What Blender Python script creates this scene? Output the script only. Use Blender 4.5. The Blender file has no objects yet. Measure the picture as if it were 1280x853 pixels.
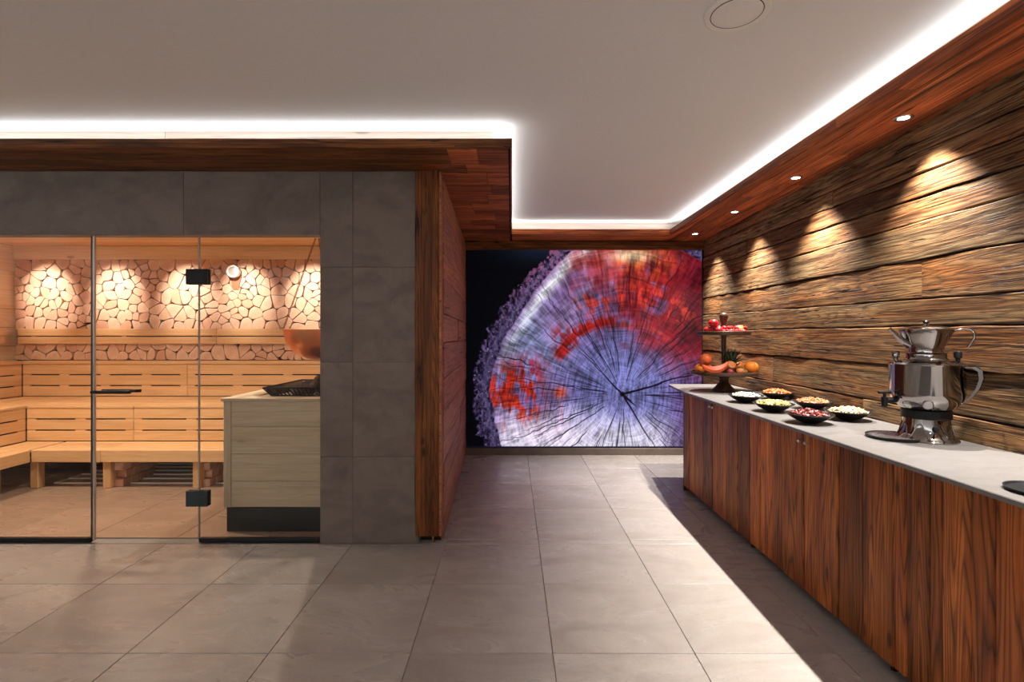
import bpy, math, random
import numpy as np
from mathutils import Matrix, Vector

C = bpy.context.scene
COL = C.collection
R = math.radians
RND = random.Random(7)

# ------------------------------------------------------------------ camera
F_PX, CAM_H, HORIZON = 636.0, 1.342, 420.0        # focal length and horizon in a 1280x853 frame
cam_d = bpy.data.cameras.new('camera')
cam_d.sensor_width = 36.0
cam_d.lens = 36.0 * F_PX / 1280.0
cam_d.shift_y = (HORIZON - 426.5) / 1280.0
cam_d.clip_start = 0.05
cam = bpy.data.objects.new('camera', cam_d)
COL.objects.link(cam)
cam.location = (0, 0, CAM_H)
cam.rotation_euler = (R(90), 0, 0)
C.camera = cam

# ------------------------------------------------------------------ world, exposure
w = bpy.data.worlds.new('world')
C.world = w
w.use_nodes = True
w.node_tree.nodes['Background'].inputs[0].default_value = (0.9, 0.92, 1.0, 1)
w.node_tree.nodes['Background'].inputs[1].default_value = 0.02
vs = C.view_settings
vs.view_transform = 'Standard'
vs.look = 'None'
vs.exposure = 0.0
vs.gamma = 1.0
vs.use_curve_mapping = False
C.cycles.max_bounces = 10
C.cycles.diffuse_bounces = 5
C.cycles.glossy_bounces = 4
C.cycles.transparent_max_bounces = 12
C.cycles.sample_clamp_indirect = 6.0

# light levels
COVE = 1.3            # watts per metre of cove LED
SPOT_W = 335.0         # each downlight over the counter
SAUNA_SPOT_W = 140.0   # each wall washer behind the sauna valance
SAUNA_FILL_W = 165.0   # each sauna ceiling lamp, the left and middle ones added fill
ROOM_W = 12.0         # each round fill lamp added in the ceiling behind the camera
COVE_COL = (1.0, 0.98, 0.97)
SPOT_COL = (1.0, 0.93, 0.84)
SAUNA_COL = (1.0, 0.87, 0.70)


def area_light(name, loc, rot, sx, sy, power, color, parent=None, spread=180):
    d = bpy.data.lights.new(name, 'AREA')
    d.shape = 'RECTANGLE'
    d.size, d.size_y = sx, sy
    d.energy = power
    d.color = color
    d.spread = R(spread)
    o = bpy.data.objects.new(name, d)
    COL.objects.link(o)
    o.location = loc
    o.rotation_euler = rot
    o.parent = parent
    return o


def spot_light(name, loc, rot, power, color, size, blend, radius, parent=None):
    d = bpy.data.lights.new(name, 'SPOT')
    d.energy = power
    d.color = color
    d.spot_size = R(size)
    d.spot_blend = blend
    d.shadow_soft_size = radius
    o = bpy.data.objects.new(name, d)
    COL.objects.link(o)
    o.location = loc
    o.rotation_euler = rot
    o.parent = parent
    return o


UP = (R(180), 0, 0)
# cove LEDs lie on top of the lowered border, behind its edge, and shine on the plaster
SOF, FAS, CEIL = 2.41, 2.46, 2.55
area_light('cove_light', (-3.05, 2.935, FAS + .006), UP, 6.0, .03, COVE * 6.0, COVE_COL)
area_light('cove_light', (-.06, 4.16, FAS + .006), UP, .03, 2.5, COVE * 2.5, COVE_COL)
area_light('cove_light', (.83, 5.385, FAS + .006), UP, 1.7, .03, COVE * 1.7, COVE_COL)
area_light('cove_light', (1.715, 1.35, FAS + .006), UP, .03, 7.9, COVE * 7.9, COVE_COL)

# unseen light strips added along the rear and left walls as room fill
WALL_FILL = 90.0
area_light('rear_wall_wash', (-2.0, -2.25, 2.53), (R(-35), 0, 0), 7.0, .08, WALL_FILL, (.97, .99, 1.0))
area_light('left_wall_wash', (-5.5, .2, 2.53), (0, R(35), 0), .08, 4.5, WALL_FILL * .5, (.97, .99, 1.0))

# ================================================================== helpers


class MB:
    """collects shapes; build() links them as one mesh object"""

    def __init__(self):
        self.v, self.f, self.sm = [], [], []

    def add(self, vs_, fs_, smooth=False):
        n = len(self.v)
        self.v += [tuple(p) for p in vs_]
        for f in fs_:
            self.f.append(tuple(i + n for i in f))
            self.sm.append(smooth)
        return self

    def box(self, x0, x1, y0, y1, z0, z1):
        vs_ = [(x0, y0, z0), (x1, y0, z0), (x1, y1, z0), (x0, y1, z0), (x0, y0, z1), (x1, y0, z1), (x1, y1, z1), (x0, y1, z1)]
        return self.add(vs_, [(0, 3, 2, 1), (4, 5, 6, 7), (0, 1, 5, 4), (1, 2, 6, 5), (2, 3, 7, 6), (3, 0, 4, 7)])

    def cbox(self, x0, x1, y0, y1, z0, z1, c=.004):
        """box with every edge chamfered"""
        c = min(c, (x1 - x0) * .45, (y1 - y0) * .45, (z1 - z0) * .45)
        vs_ = []
        idx = {}
        X, Y, Z = (x0, x1), (y0, y1), (z0, z1)
        for a in range(2):
            for b in range(2):
                for d in range(2):
                    s = (1 - 2 * a, 1 - 2 * b, 1 - 2 * d)
                    p = (X[a], Y[b], Z[d])
                    for ax in range(3):
                        q = list(p)
                        for o in range(3):
                            if o != ax:
                                q[o] += s[o] * c
                        idx[(a, b, d, ax)] = len(vs_)
                        vs_.append(tuple(q))
        fs_ = []
        for ax in range(3):
            o = [k for k in range(3) if k != ax]
            for side in range(2):
                ring = []
                for (p, q) in ((0, 0), (1, 0), (1, 1), (0, 1)):
                    k = [0, 0, 0]
                    k[ax] = side
                    k[o[0]], k[o[1]] = p, q
                    ring.append(idx[(k[0], k[1], k[2], ax)])
                fs_.append(ring)
        for ax in range(3):          # edges along ax
            o = [k for k in range(3) if k != ax]
            for p in range(2):
                for q in range(2):
                    k0, k1 = [0, 0, 0], [0, 0, 0]
                    k0[ax], k1[ax] = 0, 1
                    for k in (k0, k1):
                        k[o[0]], k[o[1]] = p, q
                    fs_.append([idx[(*k0, o[0])], idx[(*k1, o[0])], idx[(*k1, o[1])], idx[(*k0, o[1])]])
        for a in range(2):
            for b in range(2):
                for d in range(2):
                    fs_.append([idx[(a, b, d, 0)], idx[(a, b, d, 1)], idx[(a, b, d, 2)]])
        # orient outward
        cx = Vector(((x0 + x1) / 2, (y0 + y1) / 2, (z0 + z1) / 2))
        out = []
        for f in fs_:
            P = [Vector(vs_[i]) for i in f]
            nrm = (P[1] - P[0]).cross(P[2] - P[0])
            mid = sum(P, Vector()) / len(P)
            out.append(f if nrm.dot(mid - cx) > 0 else f[::-1])
        return self.add(vs_, out)

    def lathe(self, prof, seg=32, c=(0, 0, 0), M=None, close=False):
        """prof: (radius, height) pairs from bottom to top, round z; capped where the radius is not 0"""
        vs_, fs_ = [], []
        for (r, z) in prof:
            for k in range(seg):
                a = 2 * math.pi * k / seg
                vs_.append(Vector((r * math.cos(a), r * math.sin(a), z)))
        n = len(prof)
        for i in range(n - 1):
            for k in range(seg):
                k2 = (k + 1) % seg
                fs_.append((i * seg + k, i * seg + k2, (i + 1) * seg + k2, (i + 1) * seg + k))
        if not close:
            fs_.append(tuple(range(seg))[::-1])
            fs_.append(tuple((n - 1) * seg + k for k in range(seg)))
        if M is not None:
            vs_ = [M @ p for p in vs_]
        c = Vector(c)
        return self.add([p + c for p in vs_], fs_, True)

    def tube(self, pts, rad, seg=8, closed=False):
        P = [Vector(p) for p in pts]
        n = len(P)
        rads = rad if isinstance(rad, (list, tuple)) else [rad] * n
        vs_, fs_ = [], []
        prev = None
        for i in range(n):
            a = P[(i - 1) % n] if (closed or i > 0) else P[i]
            b = P[(i + 1) % n] if (closed or i < n - 1) else P[i]
            t = (b - a).normalized()
            if prev is None:
                u = t.orthogonal().normalized()
            else:
                u = (prev - t * prev.dot(t))
                u = u.normalized() if u.length > 1e-6 else t.orthogonal().normalized()
            prev = u
            w_ = t.cross(u)
            for k in range(seg):
                an = 2 * math.pi * k / seg
                vs_.append(P[i] + (u * math.cos(an) + w_ * math.sin(an)) * rads[i])
        m = n if closed else n - 1
        for i in range(m):
            j = (i + 1) % n
            for k in range(seg):
                k2 = (k + 1) % seg
                fs_.append((i * seg + k, i * seg + k2, j * seg + k2, j * seg + k))
        if not closed:
            fs_.append(tuple(range(seg))[::-1])
            fs_.append(tuple((n - 1) * seg + k for k in range(seg)))
        return self.add(vs_, fs_, True)

    def blob(self, c, r, sub=1, jit=0.0, rot=None, rng=RND):
        """icosphere scaled by r (a 3-tuple), optionally lumpy"""
        vs_, fs_ = ICO[sub]
        M = rot or Matrix.Identity(3)
        c = Vector(c)
        pts = []
        for p in vs_:
            k = 1 + rng.uniform(-jit, jit)
            pts.append(c + M @ Vector((p[0] * r[0] * k, p[1] * r[1] * k, p[2] * r[2] * k)))
        return self.add(pts, fs_, True)

    def build(self, name, mat, parent=None, M=None, sharp=40, flat=False):
        me = bpy.data.meshes.new(name)
        me.from_pydata(self.v, [], self.f)
        if any(self.sm) and not flat:
            me.polygons.foreach_set('use_smooth', [True] * len(self.f))
            me.set_sharp_from_angle(angle=R(sharp))
        me.materials.append(mat)
        me.update()
        o = bpy.data.objects.new(name, me)
        COL.objects.link(o)
        o.parent = parent
        if M is not None:
            o.matrix_basis = M
        return o


def make_ico():
    t = (1 + 5 ** .5) / 2
    v = [Vector(p).normalized() for p in [(-1, t, 0), (1, t, 0), (-1, -t, 0), (1, -t, 0), (0, -1, t), (0, 1, t), (0, -1, -t), (0, 1, -t), (t, 0, -1), (t, 0, 1), (-t, 0, -1), (-t, 0, 1)]]
    f = [(0, 11, 5), (0, 5, 1), (0, 1, 7), (0, 7, 10), (0, 10, 11), (1, 5, 9), (5, 11, 4), (11, 10, 2), (10, 7, 6), (7, 1, 8), (3, 9, 4), (3, 4, 2), (3, 2, 6), (3, 6, 8), (3, 8, 9), (4, 9, 5), (2, 4, 11), (6, 2, 10), (8, 6, 7), (9, 8, 1)]
    res = [(list(v), list(f))]
    for _ in range(3):
        cache = {}
        v = list(v)
        nf = []

        def mid(a, b):
            k = (min(a, b), max(a, b))
            if k not in cache:
                cache[k] = len(v)
                v.append(((v[a] + v[b]) / 2).normalized())
            return cache[k]
        for (a, b, c) in f:
            ab, bc, ca = mid(a, b), mid(b, c), mid(c, a)
            nf += [(a, ab, ca), (b, bc, ab), (c, ca, bc), (ab, bc, ca)]
        f = nf
        res.append((list(v), list(f)))
    return res


ICO = make_ico()


def tag(o, label=None, cat=None, group=None, kind=None):
    if label:
        o['label'] = label
    if cat:
        o['category'] = cat
    if group:
        o['group'] = group
    if kind:
        o['kind'] = kind
    return o


def thing(name, label, cat, loc=(0, 0, 0), rz=0.0, group=None, kind=None):
    o = bpy.data.objects.new(name, None)
    o.empty_display_size = .05
    COL.objects.link(o)
    o.location = loc
    o.rotation_euler = (0, 0, rz)
    return tag(o, label, cat, group, kind)


def frame(origin, ex, ey):
    ex = Vector(ex).normalized()
    ey = Vector(ey)
    ey = (ey - ex * ey.dot(ex)).normalized()
    ez = ex.cross(ey)
    M = Matrix((ex, ey, ez)).transposed().to_4x4()
    M.translation = Vector(origin)
    return M


def plank(name, L, yl, yu, T, mat, parent, M, nx=10, rough=.004, bev=.006, seed=None):
    """board lying along local x from 0 to L, its face towards +z; yl/yu = (start, end) of its lower and upper edge"""
    rg = random.Random(seed if seed is not None else RND.random())
    m = MB()
    vs_, fs_ = [], []
    for i in range(nx + 1):
        t = i / nx
        a = yl[0] + (yl[1] - yl[0]) * t + rg.uniform(-rough, rough)
        b = yu[0] + (yu[1] - yu[0]) * t + rg.uniform(-rough, rough)
        h = T + rg.uniform(-rough, rough) * .8
        bb = bev * rg.uniform(.7, 1.5)
        b2 = bev * rg.uniform(.7, 1.5)
        x = L * t
        hm = h + rg.uniform(-rough, rough) * .7
        vs_ += [(x, a, 0), (x, a, h - bb), (x, a + bb, h), (x, (a + b) / 2 + rg.uniform(-.1, .1) * (b - a), hm), (x, b - b2, h), (x, b, h - b2), (x, b, 0)]
    k = 7
    for i in range(nx):
        for j in range(k - 1):
            fs_.append((i * k + j, (i + 1) * k + j, (i + 1) * k + j + 1, i * k + j + 1))
    fs_.append(tuple(range(k)))
    fs_.append(tuple(nx * k + j for j in range(k))[::-1])
    fs_ = [f[::-1] for f in fs_]
    # faces were wound for -z; flip so normals leave the board
    m.add(vs_, [f[::-1] for f in fs_])
    return m.build(name, mat, parent, M)


# ------------------------------------------------------------------ materials
def new_mat(name):
    m = bpy.data.materials.new(name)
    m.use_nodes = True
    nt = m.node_tree
    return m, nt, nt.nodes, nt.links, nt.nodes['Principled BSDF']


class NT:
    def __init__(self, nt):
        self.n, self.l = nt.nodes, nt.links

    def node(self, t, **kw):
        nd = self.n.new(t)
        for k, v in kw.items():
            setattr(nd, k, v)
        return nd

    def put(self, sock, v):
        if isinstance(v, bpy.types.NodeSocket):
            self.l.new(v, sock)
        else:
            sock.default_value = v

    def math(self, op, a, b=None, c=None, clamp=False):
        nd = self.node('ShaderNodeMath', operation=op)
        nd.use_clamp = clamp
        self.put(nd.inputs[0], a)
        if b is not None:
            self.put(nd.inputs[1], b)
        if c is not None:
            self.put(nd.inputs[2], c)
        return nd.outputs[0]

    def vmath(self, op, a, b=None):
        nd = self.node('ShaderNodeVectorMath', operation=op)
        self.put(nd.inputs[0], a)
        if b is not None:
            self.put(nd.inputs[1], b)
        return nd.outputs[0]

    def noise(self, vec, scale, detail=2, rough=.5, dist=0.0):
        nd = self.node('ShaderNodeTexNoise')
        self.put(nd.inputs['Vector'], vec)
        nd.inputs['Scale'].default_value = scale
        nd.inputs['Detail'].default_value = detail
        nd.inputs['Roughness'].default_value = rough
        nd.inputs['Distortion'].default_value = dist
        return nd.outputs[0]

    def ramp(self, v, a, b, lo=0.0, hi=1.0):
        nd = self.node('ShaderNodeMapRange')
        nd.interpolation_type = 'SMOOTHSTEP'
        self.put(nd.inputs[0], v)
        nd.inputs[1].default_value = a
        nd.inputs[2].default_value = b
        nd.inputs[3].default_value = lo
        nd.inputs[4].default_value = hi
        return nd.outputs[0]

    def mix(self, f, a, b, mode='MIX'):
        nd = self.node('ShaderNodeMix', data_type='RGBA', blend_type=mode)
        self.put(nd.inputs[0], f)
        self.put(nd.inputs[6], a if isinstance(a, bpy.types.NodeSocket) else (*a, 1))
        self.put(nd.inputs[7], b if isinstance(b, bpy.types.NodeSocket) else (*b, 1))
        return nd.outputs[2]

    def bump(self, h, strength, dist):
        nd = self.node('ShaderNodeBump')
        nd.inputs['Strength'].default_value = strength
        nd.inputs['Distance'].default_value = dist
        self.put(nd.inputs['Height'], h)
        return nd.outputs[0]


def plain(name, col, rough=.5, metal=0.0, noise=0.0, nscale=20, bump=0.0, spec=.35, var=0.0, coat=0.0):
    m, nt, n, l, b = new_mat(name)
    q = NT(nt)
    b.inputs['Roughness'].default_value = rough
    b.inputs['Metallic'].default_value = metal
    b.inputs['Specular IOR Level'].default_value = spec
    b.inputs['Coat Weight'].default_value = coat
    tc = q.node('ShaderNodeTexCoord').outputs['Object']
    nz = q.noise(tc, nscale, 3)
    c = q.mix(q.math('MULTIPLY', nz, noise), col, tuple(x * .45 for x in col))
    if var:
        r = q.node('ShaderNodeObjectInfo').outputs['Random']
        c = q.mix(q.math('MULTIPLY', r, var), c, tuple(x * .3 for x in col))
    l.new(c, b.inputs['Base Color'])
    if bump:
        l.new(q.bump(nz, bump, .01), b.inputs['Normal'])
    return m


def wood(name, light, mid, dark, freq=1.0, ring=.5, crack=.5, blotch=.6, var=.35, rough=.55, bump=.35, grey=None, greyamt=.0, fibre=.4, spec=.35, knot=.0):
    """sawn board: grain along local x, contour-line rings, fibres, drying cracks; every board its own by Object Info random"""
    m, nt, n, l, b = new_mat(name)
    q = NT(nt)
    tc = q.node('ShaderNodeTexCoord').outputs['Object']
    rnd = q.node('ShaderNodeObjectInfo').outputs['Random']
    off = q.node('ShaderNodeCombineXYZ')
    for i, k in enumerate((37.1, 91.7, 53.3)):
        l.new(q.math('MULTIPLY', rnd, k), off.inputs[i])
    p = q.vmath('ADD', tc, off.outputs[0])

    def sc(sx, sy):
        return q.vmath('MULTIPLY', p, (sx * freq, sy * freq, sy * freq))
    warp = q.node('ShaderNodeTexNoise')
    l.new(sc(1.2, 5), warp.inputs['Vector'])
    warp.inputs['Scale'].default_value = 1.0
    warp.inputs['Detail'].default_value = 2.0
    wv = q.vmath('MULTIPLY', q.vmath('SUBTRACT', warp.outputs['Color'], (.5, .5, .5)), (0, .028 / freq, .028 / freq))
    p = q.vmath('ADD', p, wv)
    contour = q.noise(sc(.38, 6.5), 1.0, 1.5, .45)
    rings = q.math('PINGPONG', q.math('MULTIPLY', contour, 42.0), 1.0)
    rings = q.math('POWER', rings, 2.4)
    fib = q.noise(sc(4, 190), 1.0, 2, .6)
    fib2 = q.noise(sc(.7, 48), 1.0, 4, .65)
    crk = q.ramp(q.noise(sc(1.5, 34), 1.0, 4, .6, .4), .60, .67)
    crk2 = q.ramp(q.noise(sc(.45, 75), 1.0, 2, .5, .3), .64, .70)
    crk = q.math('MAXIMUM', crk, q.math('MULTIPLY', crk2, .75))
    blo = q.ramp(q.noise(sc(1.3, 6), 1.0, 4, .6), .36, .64)
    stain = q.ramp(q.noise(sc(.8, 9), 1.0, 3, .6), .52, .70)
    col = q.mix(q.math('MULTIPLY', blo, blotch), mid, light)
    if grey is not None:
        g = q.ramp(q.math('FRACT', q.math('MULTIPLY', rnd, 7.31)), .25, .8)
        g2 = q.ramp(q.noise(sc(.9, 7), 1.0, 3, .6), .35, .62)
        gm = q.math('MULTIPLY', q.math('MULTIPLY_ADD', g2, .6, q.math('MULTIPLY', g, .45)), greyamt, clamp=True)
        col = q.mix(gm, col, grey)
    col = q.mix(q.math('MULTIPLY', stain, blotch * .7), col, dark)
    col = q.mix(q.math('MULTIPLY', rings, ring), col, dark)
    col = q.mix(q.math('MULTIPLY', q.ramp(fib2, .47, .62), fibre), col, dark)
    col = q.mix(q.math('MULTIPLY', q.ramp(fib, .40, .65), fibre * .5), col, dark)
    col = q.mix(q.math('MULTIPLY', crk, crack), col, tuple(x * .18 for x in dark))
    h = q.math('ADD', q.math('MULTIPLY', fib2, .5), q.math('MULTIPLY', rings, -.12))
    h = q.math('MULTIPLY_ADD', fib, .25, h)
    h = q.math('SUBTRACT', h, q.math('MULTIPLY', crk, crack * 1.3))
    if knot:
        vo = q.node('ShaderNodeTexVoronoi', feature='F1')
        l.new(sc(2.2, 6.0), vo.inputs['Vector'])
        vo.inputs['Scale'].default_value = 1.0
        kn = q.ramp(vo.outputs['Distance'], .06, .13, 1.0, 0.0)
        halo = q.ramp(vo.outputs['Distance'], .08, .35, 1.0, 0.0)
        col = q.mix(q.math('MULTIPLY', halo, knot * .3), col, dark)
        col = q.mix(q.math('MULTIPLY', kn, knot), col, tuple(x * .35 for x in dark))
    # each board a little lighter or darker
    k = q.math('MULTIPLY_ADD', q.math('FRACT', q.math('MULTIPLY', rnd, 13.7)), var, 1 - var * .55)
    kk = q.node('ShaderNodeCombineXYZ')
    for i in range(3):
        l.new(k, kk.inputs[i])
    col = q.mix(1.0, col, kk.outputs[0], 'MULTIPLY')
    l.new(col, b.inputs['Base Color'])
    b.inputs['Roughness'].default_value = rough
    b.inputs['Specular IOR Level'].default_value = spec
    if bump:
        l.new(q.bump(h, bump, .012), b.inputs['Normal'])
    return m


def stone(name, a, b_, c_, rough=.4, scale=1.0, bump=.15, var=.25, spec=.5):
    m, nt, n, l, b = new_mat(name)
    q = NT(nt)
    tc = q.node('ShaderNodeTexCoord').outputs['Object']
    rnd = q.node('ShaderNodeObjectInfo').outputs['Random']
    off = q.node('ShaderNodeCombineXYZ')
    for i, k in enumerate((17.1, 61.7, 33.3)):
        l.new(q.math('MULTIPLY', rnd, k), off.inputs[i])
    p = q.vmath('ADD', tc, off.outputs[0])
    cloud = q.ramp(q.noise(q.vmath('MULTIPLY', p, (1.2, 2.6, 1.8)), 1.6 * scale, 4, .6, 1.2), .3, .72)
    vein = q.ramp(q.noise(q.vmath('MULTIPLY', p, (1, 1.8, 1.0)), 4.0 * scale, 5, .7, .6), .50, .75)
    speck = q.noise(p, 160 * scale, 2, .6)
    col = q.mix(cloud, a, b_)
    col = q.mix(q.math('MULTIPLY', vein, .4), col, c_)
    col = q.mix(q.math('MULTIPLY', q.ramp(speck, .45, .75), .35), col, c_)
    k = q.math('MULTIPLY_ADD', rnd, var, 1 - var * .5)
    kk = q.node('ShaderNodeCombineXYZ')
    for i in range(3):
        l.new(k, kk.inputs[i])
    col = q.mix(1.0, col, kk.outputs[0], 'MULTIPLY')
    l.new(col, b.inputs['Base Color'])
    l.new(q.math('MULTIPLY_ADD', cloud, .18, rough - .08), b.inputs['Roughness'])
    b.inputs['Specular IOR Level'].default_value = spec
    l.new(q.bump(q.math('ADD', q.math('MULTIPLY', vein, -.5), speck), bump, .004), b.inputs['Normal'])
    return m


def emit(name, col, strength):
    m, nt, n, l, b = new_mat(name)
    b.inputs['Base Color'].default_value = (.8, .8, .8, 1)
    b.inputs['Emission Color'].default_value = (*col, 1)
    b.inputs['Emission Strength'].default_value = strength
    return m


def glass_mat(name, tint, refl=1.0):
    m, nt, n, l, b = new_mat(name)
    q = NT(nt)
    n.remove(b)
    out = n['Material Output']
    tr = q.node('ShaderNodeBsdfTransparent')
    tr.inputs[0].default_value = (*tint, 1)
    gl = q.node('ShaderNodeBsdfGlossy')
    gl.inputs['Roughness'].default_value = .0
    fr = q.node('ShaderNodeLayerWeight')
    fr.inputs[0].default_value = .5
    refl_f = q.math('MULTIPLY_ADD', q.math('POWER', fr.outputs['Facing'], 5.0), .9, .016)
    mx = q.node('ShaderNodeMixShader')
    l.new(q.math('MULTIPLY', refl_f, refl), mx.inputs[0])
    l.new(tr.outputs[0], mx.inputs[1])
    l.new(gl.outputs[0], mx.inputs[2])
    l.new(mx.outputs[0], out.inputs[0])
    return m


M_ = {}
M_['plaster'] = plain('plaster', (.78, .78, .785), .9, noise=.08, nscale=40, bump=.02)
M_['wallpaint'] = plain('wall_paint', (.72, .70, .68), .9, noise=.1, nscale=8)
M_['reclaimed'] = wood('reclaimed_wall_wood', (.37, .150, .045), (.180, .062, .020), (.026, .010, .005), 1.7, .6, .95, .85, .6, .6, .5, (.30, .220, .115), .75, .8, spec=.15, knot=.5)
M_['soffit'] = wood('soffit_wood', (.66, .190, .062), (.42, .105, .036), (.06, .018, .009), 1.2, .45, .9, .9, .8, .55, .4, fibre=.65, spec=.2)
M_['partition'] = wood('partition_wood', (.56, .225, .125), (.42, .150, .080), (.14, .045, .025), 1.2, .25, .7, .6, .3, .6, .4, fibre=.45)
M_['post'] = wood('post_wood', (.36, .125, .032), (.18, .055, .014), (.030, .010, .004), 1.4, .6, .9, .8, .3, .45, .4, fibre=.6, knot=.7, spec=.22)
M_['cabinet'] = wood('cabinet_wood', (.68, .215, .044), (.40, .100, .020), (.040, .011, .005), 1.3, .78, .5, .75, 1.0, .45, .3, fibre=.38, knot=.7, spec=.2)
M_['spruce'] = wood('sauna_wood', (.70, .45, .235), (.63, .385, .185), (.44, .23, .09), 1.0, .22, .0, .6, .14, .55, .06, fibre=.25)
M_['spruce_pale'] = wood('pale_spruce', (.77, .61, .44), (.71, .54, .37), (.52, .34, .19), 1.0, .3, .0, .6, .12, .6, .06, fibre=.3, knot=.5)
M_['heater_wood'] = wood('heater_board_wood', (.66, .56, .42), (.60, .50, .37), (.42, .30, .18), 1.0, .25, .1, .6, .10, .65, .06, fibre=.3, knot=.7)
M_['cove_wood'] = wood('cove_board_wood', (.66, .56, .48), (.60, .50, .43), (.42, .30, .24), 1.0, .2, .25, .6, .1, .7, .1, fibre=.3, knot=.5)
M_['dark_gap'] = plain('dark_backing', (.012, .008, .006), .9)
M_['floor_tile'] = stone('floor_tile', (.42, .38, .352), (.335, .295, .27), (.23, .195, .175), .31, 1.0, .12, .10)
M_['sauna_floor'] = stone('sauna_floor_tile', (.30, .20, .145), (.235, .15, .105), (.16, .10, .07), .34, 1.0, .1, .12)  # same stone as outside, tinted dark and brown for the sauna's dimmer warm light
M_['wall_tile'] = stone('wall_tile', (.195, .152, .128), (.14, .108, .091), (.085, .066, .056), .6, 1.3, .3, .06)
M_['grout'] = plain('grout', (.20, .18, .165), .9, noise=.2)
M_['worktop'] = stone('worktop_stone', (.165, .155, .152), (.14, .132, .129), (.11, .10, .096), .38, 2.0, .03, .0)
M_['black'] = plain('black_metal', (.009, .010, .011), .42, noise=.2, spec=.2)
M_['slate_blue'] = plain('dark_base_metal', (.008, .011, .013), .32, .0, noise=.2, nscale=6)
M_['hinge'] = plain('hinge_metal', (.026, .040, .044), .45, .0, noise=.2)
M_['liner'] = plain('heater_liner', (.50, .45, .40), .45, noise=.2)
M_['steel'] = plain('brushed_steel', (.62, .60, .58), .28, 1.0, noise=.15, nscale=60)
M_['chrome'] = plain('chrome', (.34, .32, .31), .06, 1.0, noise=.04, nscale=8)
M_['copper'] = plain('copper', (.78, .27, .10), .34, 1.0, noise=.4, nscale=12, bump=.05)
M_['chain'] = plain('chain_copper', (.35, .16, .10), .4, 1.0)
M_['white'] = plain('white_enamel', (.80, .78, .75), .4, noise=.05)
M_['grille'] = plain('speaker_grille', (.86, .85, .84), .7, noise=.1, nscale=200)
M_['silver'] = plain('silver_dial', (.55, .55, .55), .35, .8, noise=.2)
M_['lens'] = emit('lamp_lens', (1.0, .96, .92), 20.0)
M_['warm_lens'] = emit('warm_lamp_lens', (1.0, .82, .6), 8.0)
M_['glass'] = glass_mat('clear_glass', (.96, .955, .94))
M_['glass_edge'] = plain('glass_edge', (.30, .25, .22), .2, .0, spec=.8)
M_['stand_wood'] = wood('stand_wood', (.11, .06, .035), (.07, .036, .02), (.025, .012, .007), 3.0, .4, .3, .6, .2, .35, .1)
M_['rock'] = plain('sauna_stone', (.10, .062, .048), .85, noise=.7, nscale=30, bump=.5, var=.6)
M_['brass'] = plain('brass', (.45, .30, .10), .35, 1.0)
M_['bowl'] = plain('bowl_black', (.010, .009, .009), .32, noise=.2, coat=.2)

# end-grain faces of the log wall


def log_mat():
    m, nt, n, l, b = new_mat('log_end_grain')
    q = NT(nt)
    tc = q.node('ShaderNodeTexCoord').outputs['Object']
    rnd = q.node('ShaderNodeObjectInfo').outputs['Random']
    ln = q.node('ShaderNodeVectorMath', operation='LENGTH')
    off = q.node('ShaderNodeCombineXYZ')
    l.new(q.math('MULTIPLY_ADD', rnd, .12, -.06), off.inputs[0])
    l.new(q.math('MULTIPLY_ADD', q.math('FRACT', q.math('MULTIPLY', rnd, 9.1)), .12, -.06), off.inputs[2])
    nz = q.noise(tc, 9, 2)
    l.new(q.vmath('ADD', tc, off.outputs[0]), ln.inputs[0])
    r = q.math('MULTIPLY_ADD', nz, .02, ln.outputs['Value'])
    rings = q.math('PINGPONG', q.math('MULTIPLY', r, 90), 1.0)
    col = q.mix(q.ramp(nz, .3, .7), (.70, .48, .35), (.60, .37, .25))
    col = q.mix(q.math('MULTIPLY', rings, .25), col, (.36, .17, .09))
    hue = q.math('FRACT', q.math('MULTIPLY', rnd, 5.7))
    col = q.mix(q.ramp(hue, .55, 1.0, 0, .55), col, (.46, .20, .11))
    l.new(col, b.inputs['Base Color'])
    b.inputs['Roughness'].default_value = .75
    l.new(q.bump(rings, .1, .004), b.inputs['Normal'])
    return m


M_['log'] = log_mat()

# ================================================================== setting
S = 'structure'
YS = 3.283          # sauna front
YF = 5.748          # far wall
XL0, XL1 = -6.0, 2.3


def xw(y):           # right plank wall (runs a little askew)
    return 2.064 + .0285 * (y - 2.06)


def xpart(y):        # plank partition beside the sauna
    return -.465 - .030 * (y - YS)


# floor with its tiles
fl = MB()
fl.box(XL0, XL1, -2.7, 6.0, -.06, -.008)
floor = tag(fl.build('floor', M_['grout']), 'grey stone tiled floor of the room, corridor and sauna', 'floor', kind=S)


def floor_tile(x0, x1, y0, y1, mat='floor_tile'):
    g = .0014
    m = MB()
    m.cbox(x0 + g - (x0 + x1) / 2, x1 - g - (x0 + x1) / 2, y0 + g - (y0 + y1) / 2, y1 - g - (y0 + y1) / 2, -.008, .0 + RND.uniform(-.0006, .0006), .0015)
    m.build('tile', M_[mat], floor, Matrix.Translation(((x0 + x1) / 2, (y0 + y1) / 2, 0)))


cols = [.172 + .6 * k for k in range(-11, 5)]
rows = [2.15 + .6 * k for k in range(-3, 7)]
regions = [(XL0 + .15, 2.2, .35, YS - .002), (-.60, 2.2, YS - .002, YF), (-5.5, -.72, YS + .1, 5.66)]
for (rx0, rx1, ry0, ry1) in regions:
    for cx in cols:
        for ry in rows:
            x0, x1, y0, y1 = max(cx, rx0), min(cx + .6, rx1), max(ry, ry0), min(ry + .6, ry1)
            if x1 - x0 > .03 and y1 - y0 > .03:
                floor_tile(x0, x1, y0, y1, 'sauna_floor' if ry0 > YS + .05 else 'floor_tile')

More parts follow.
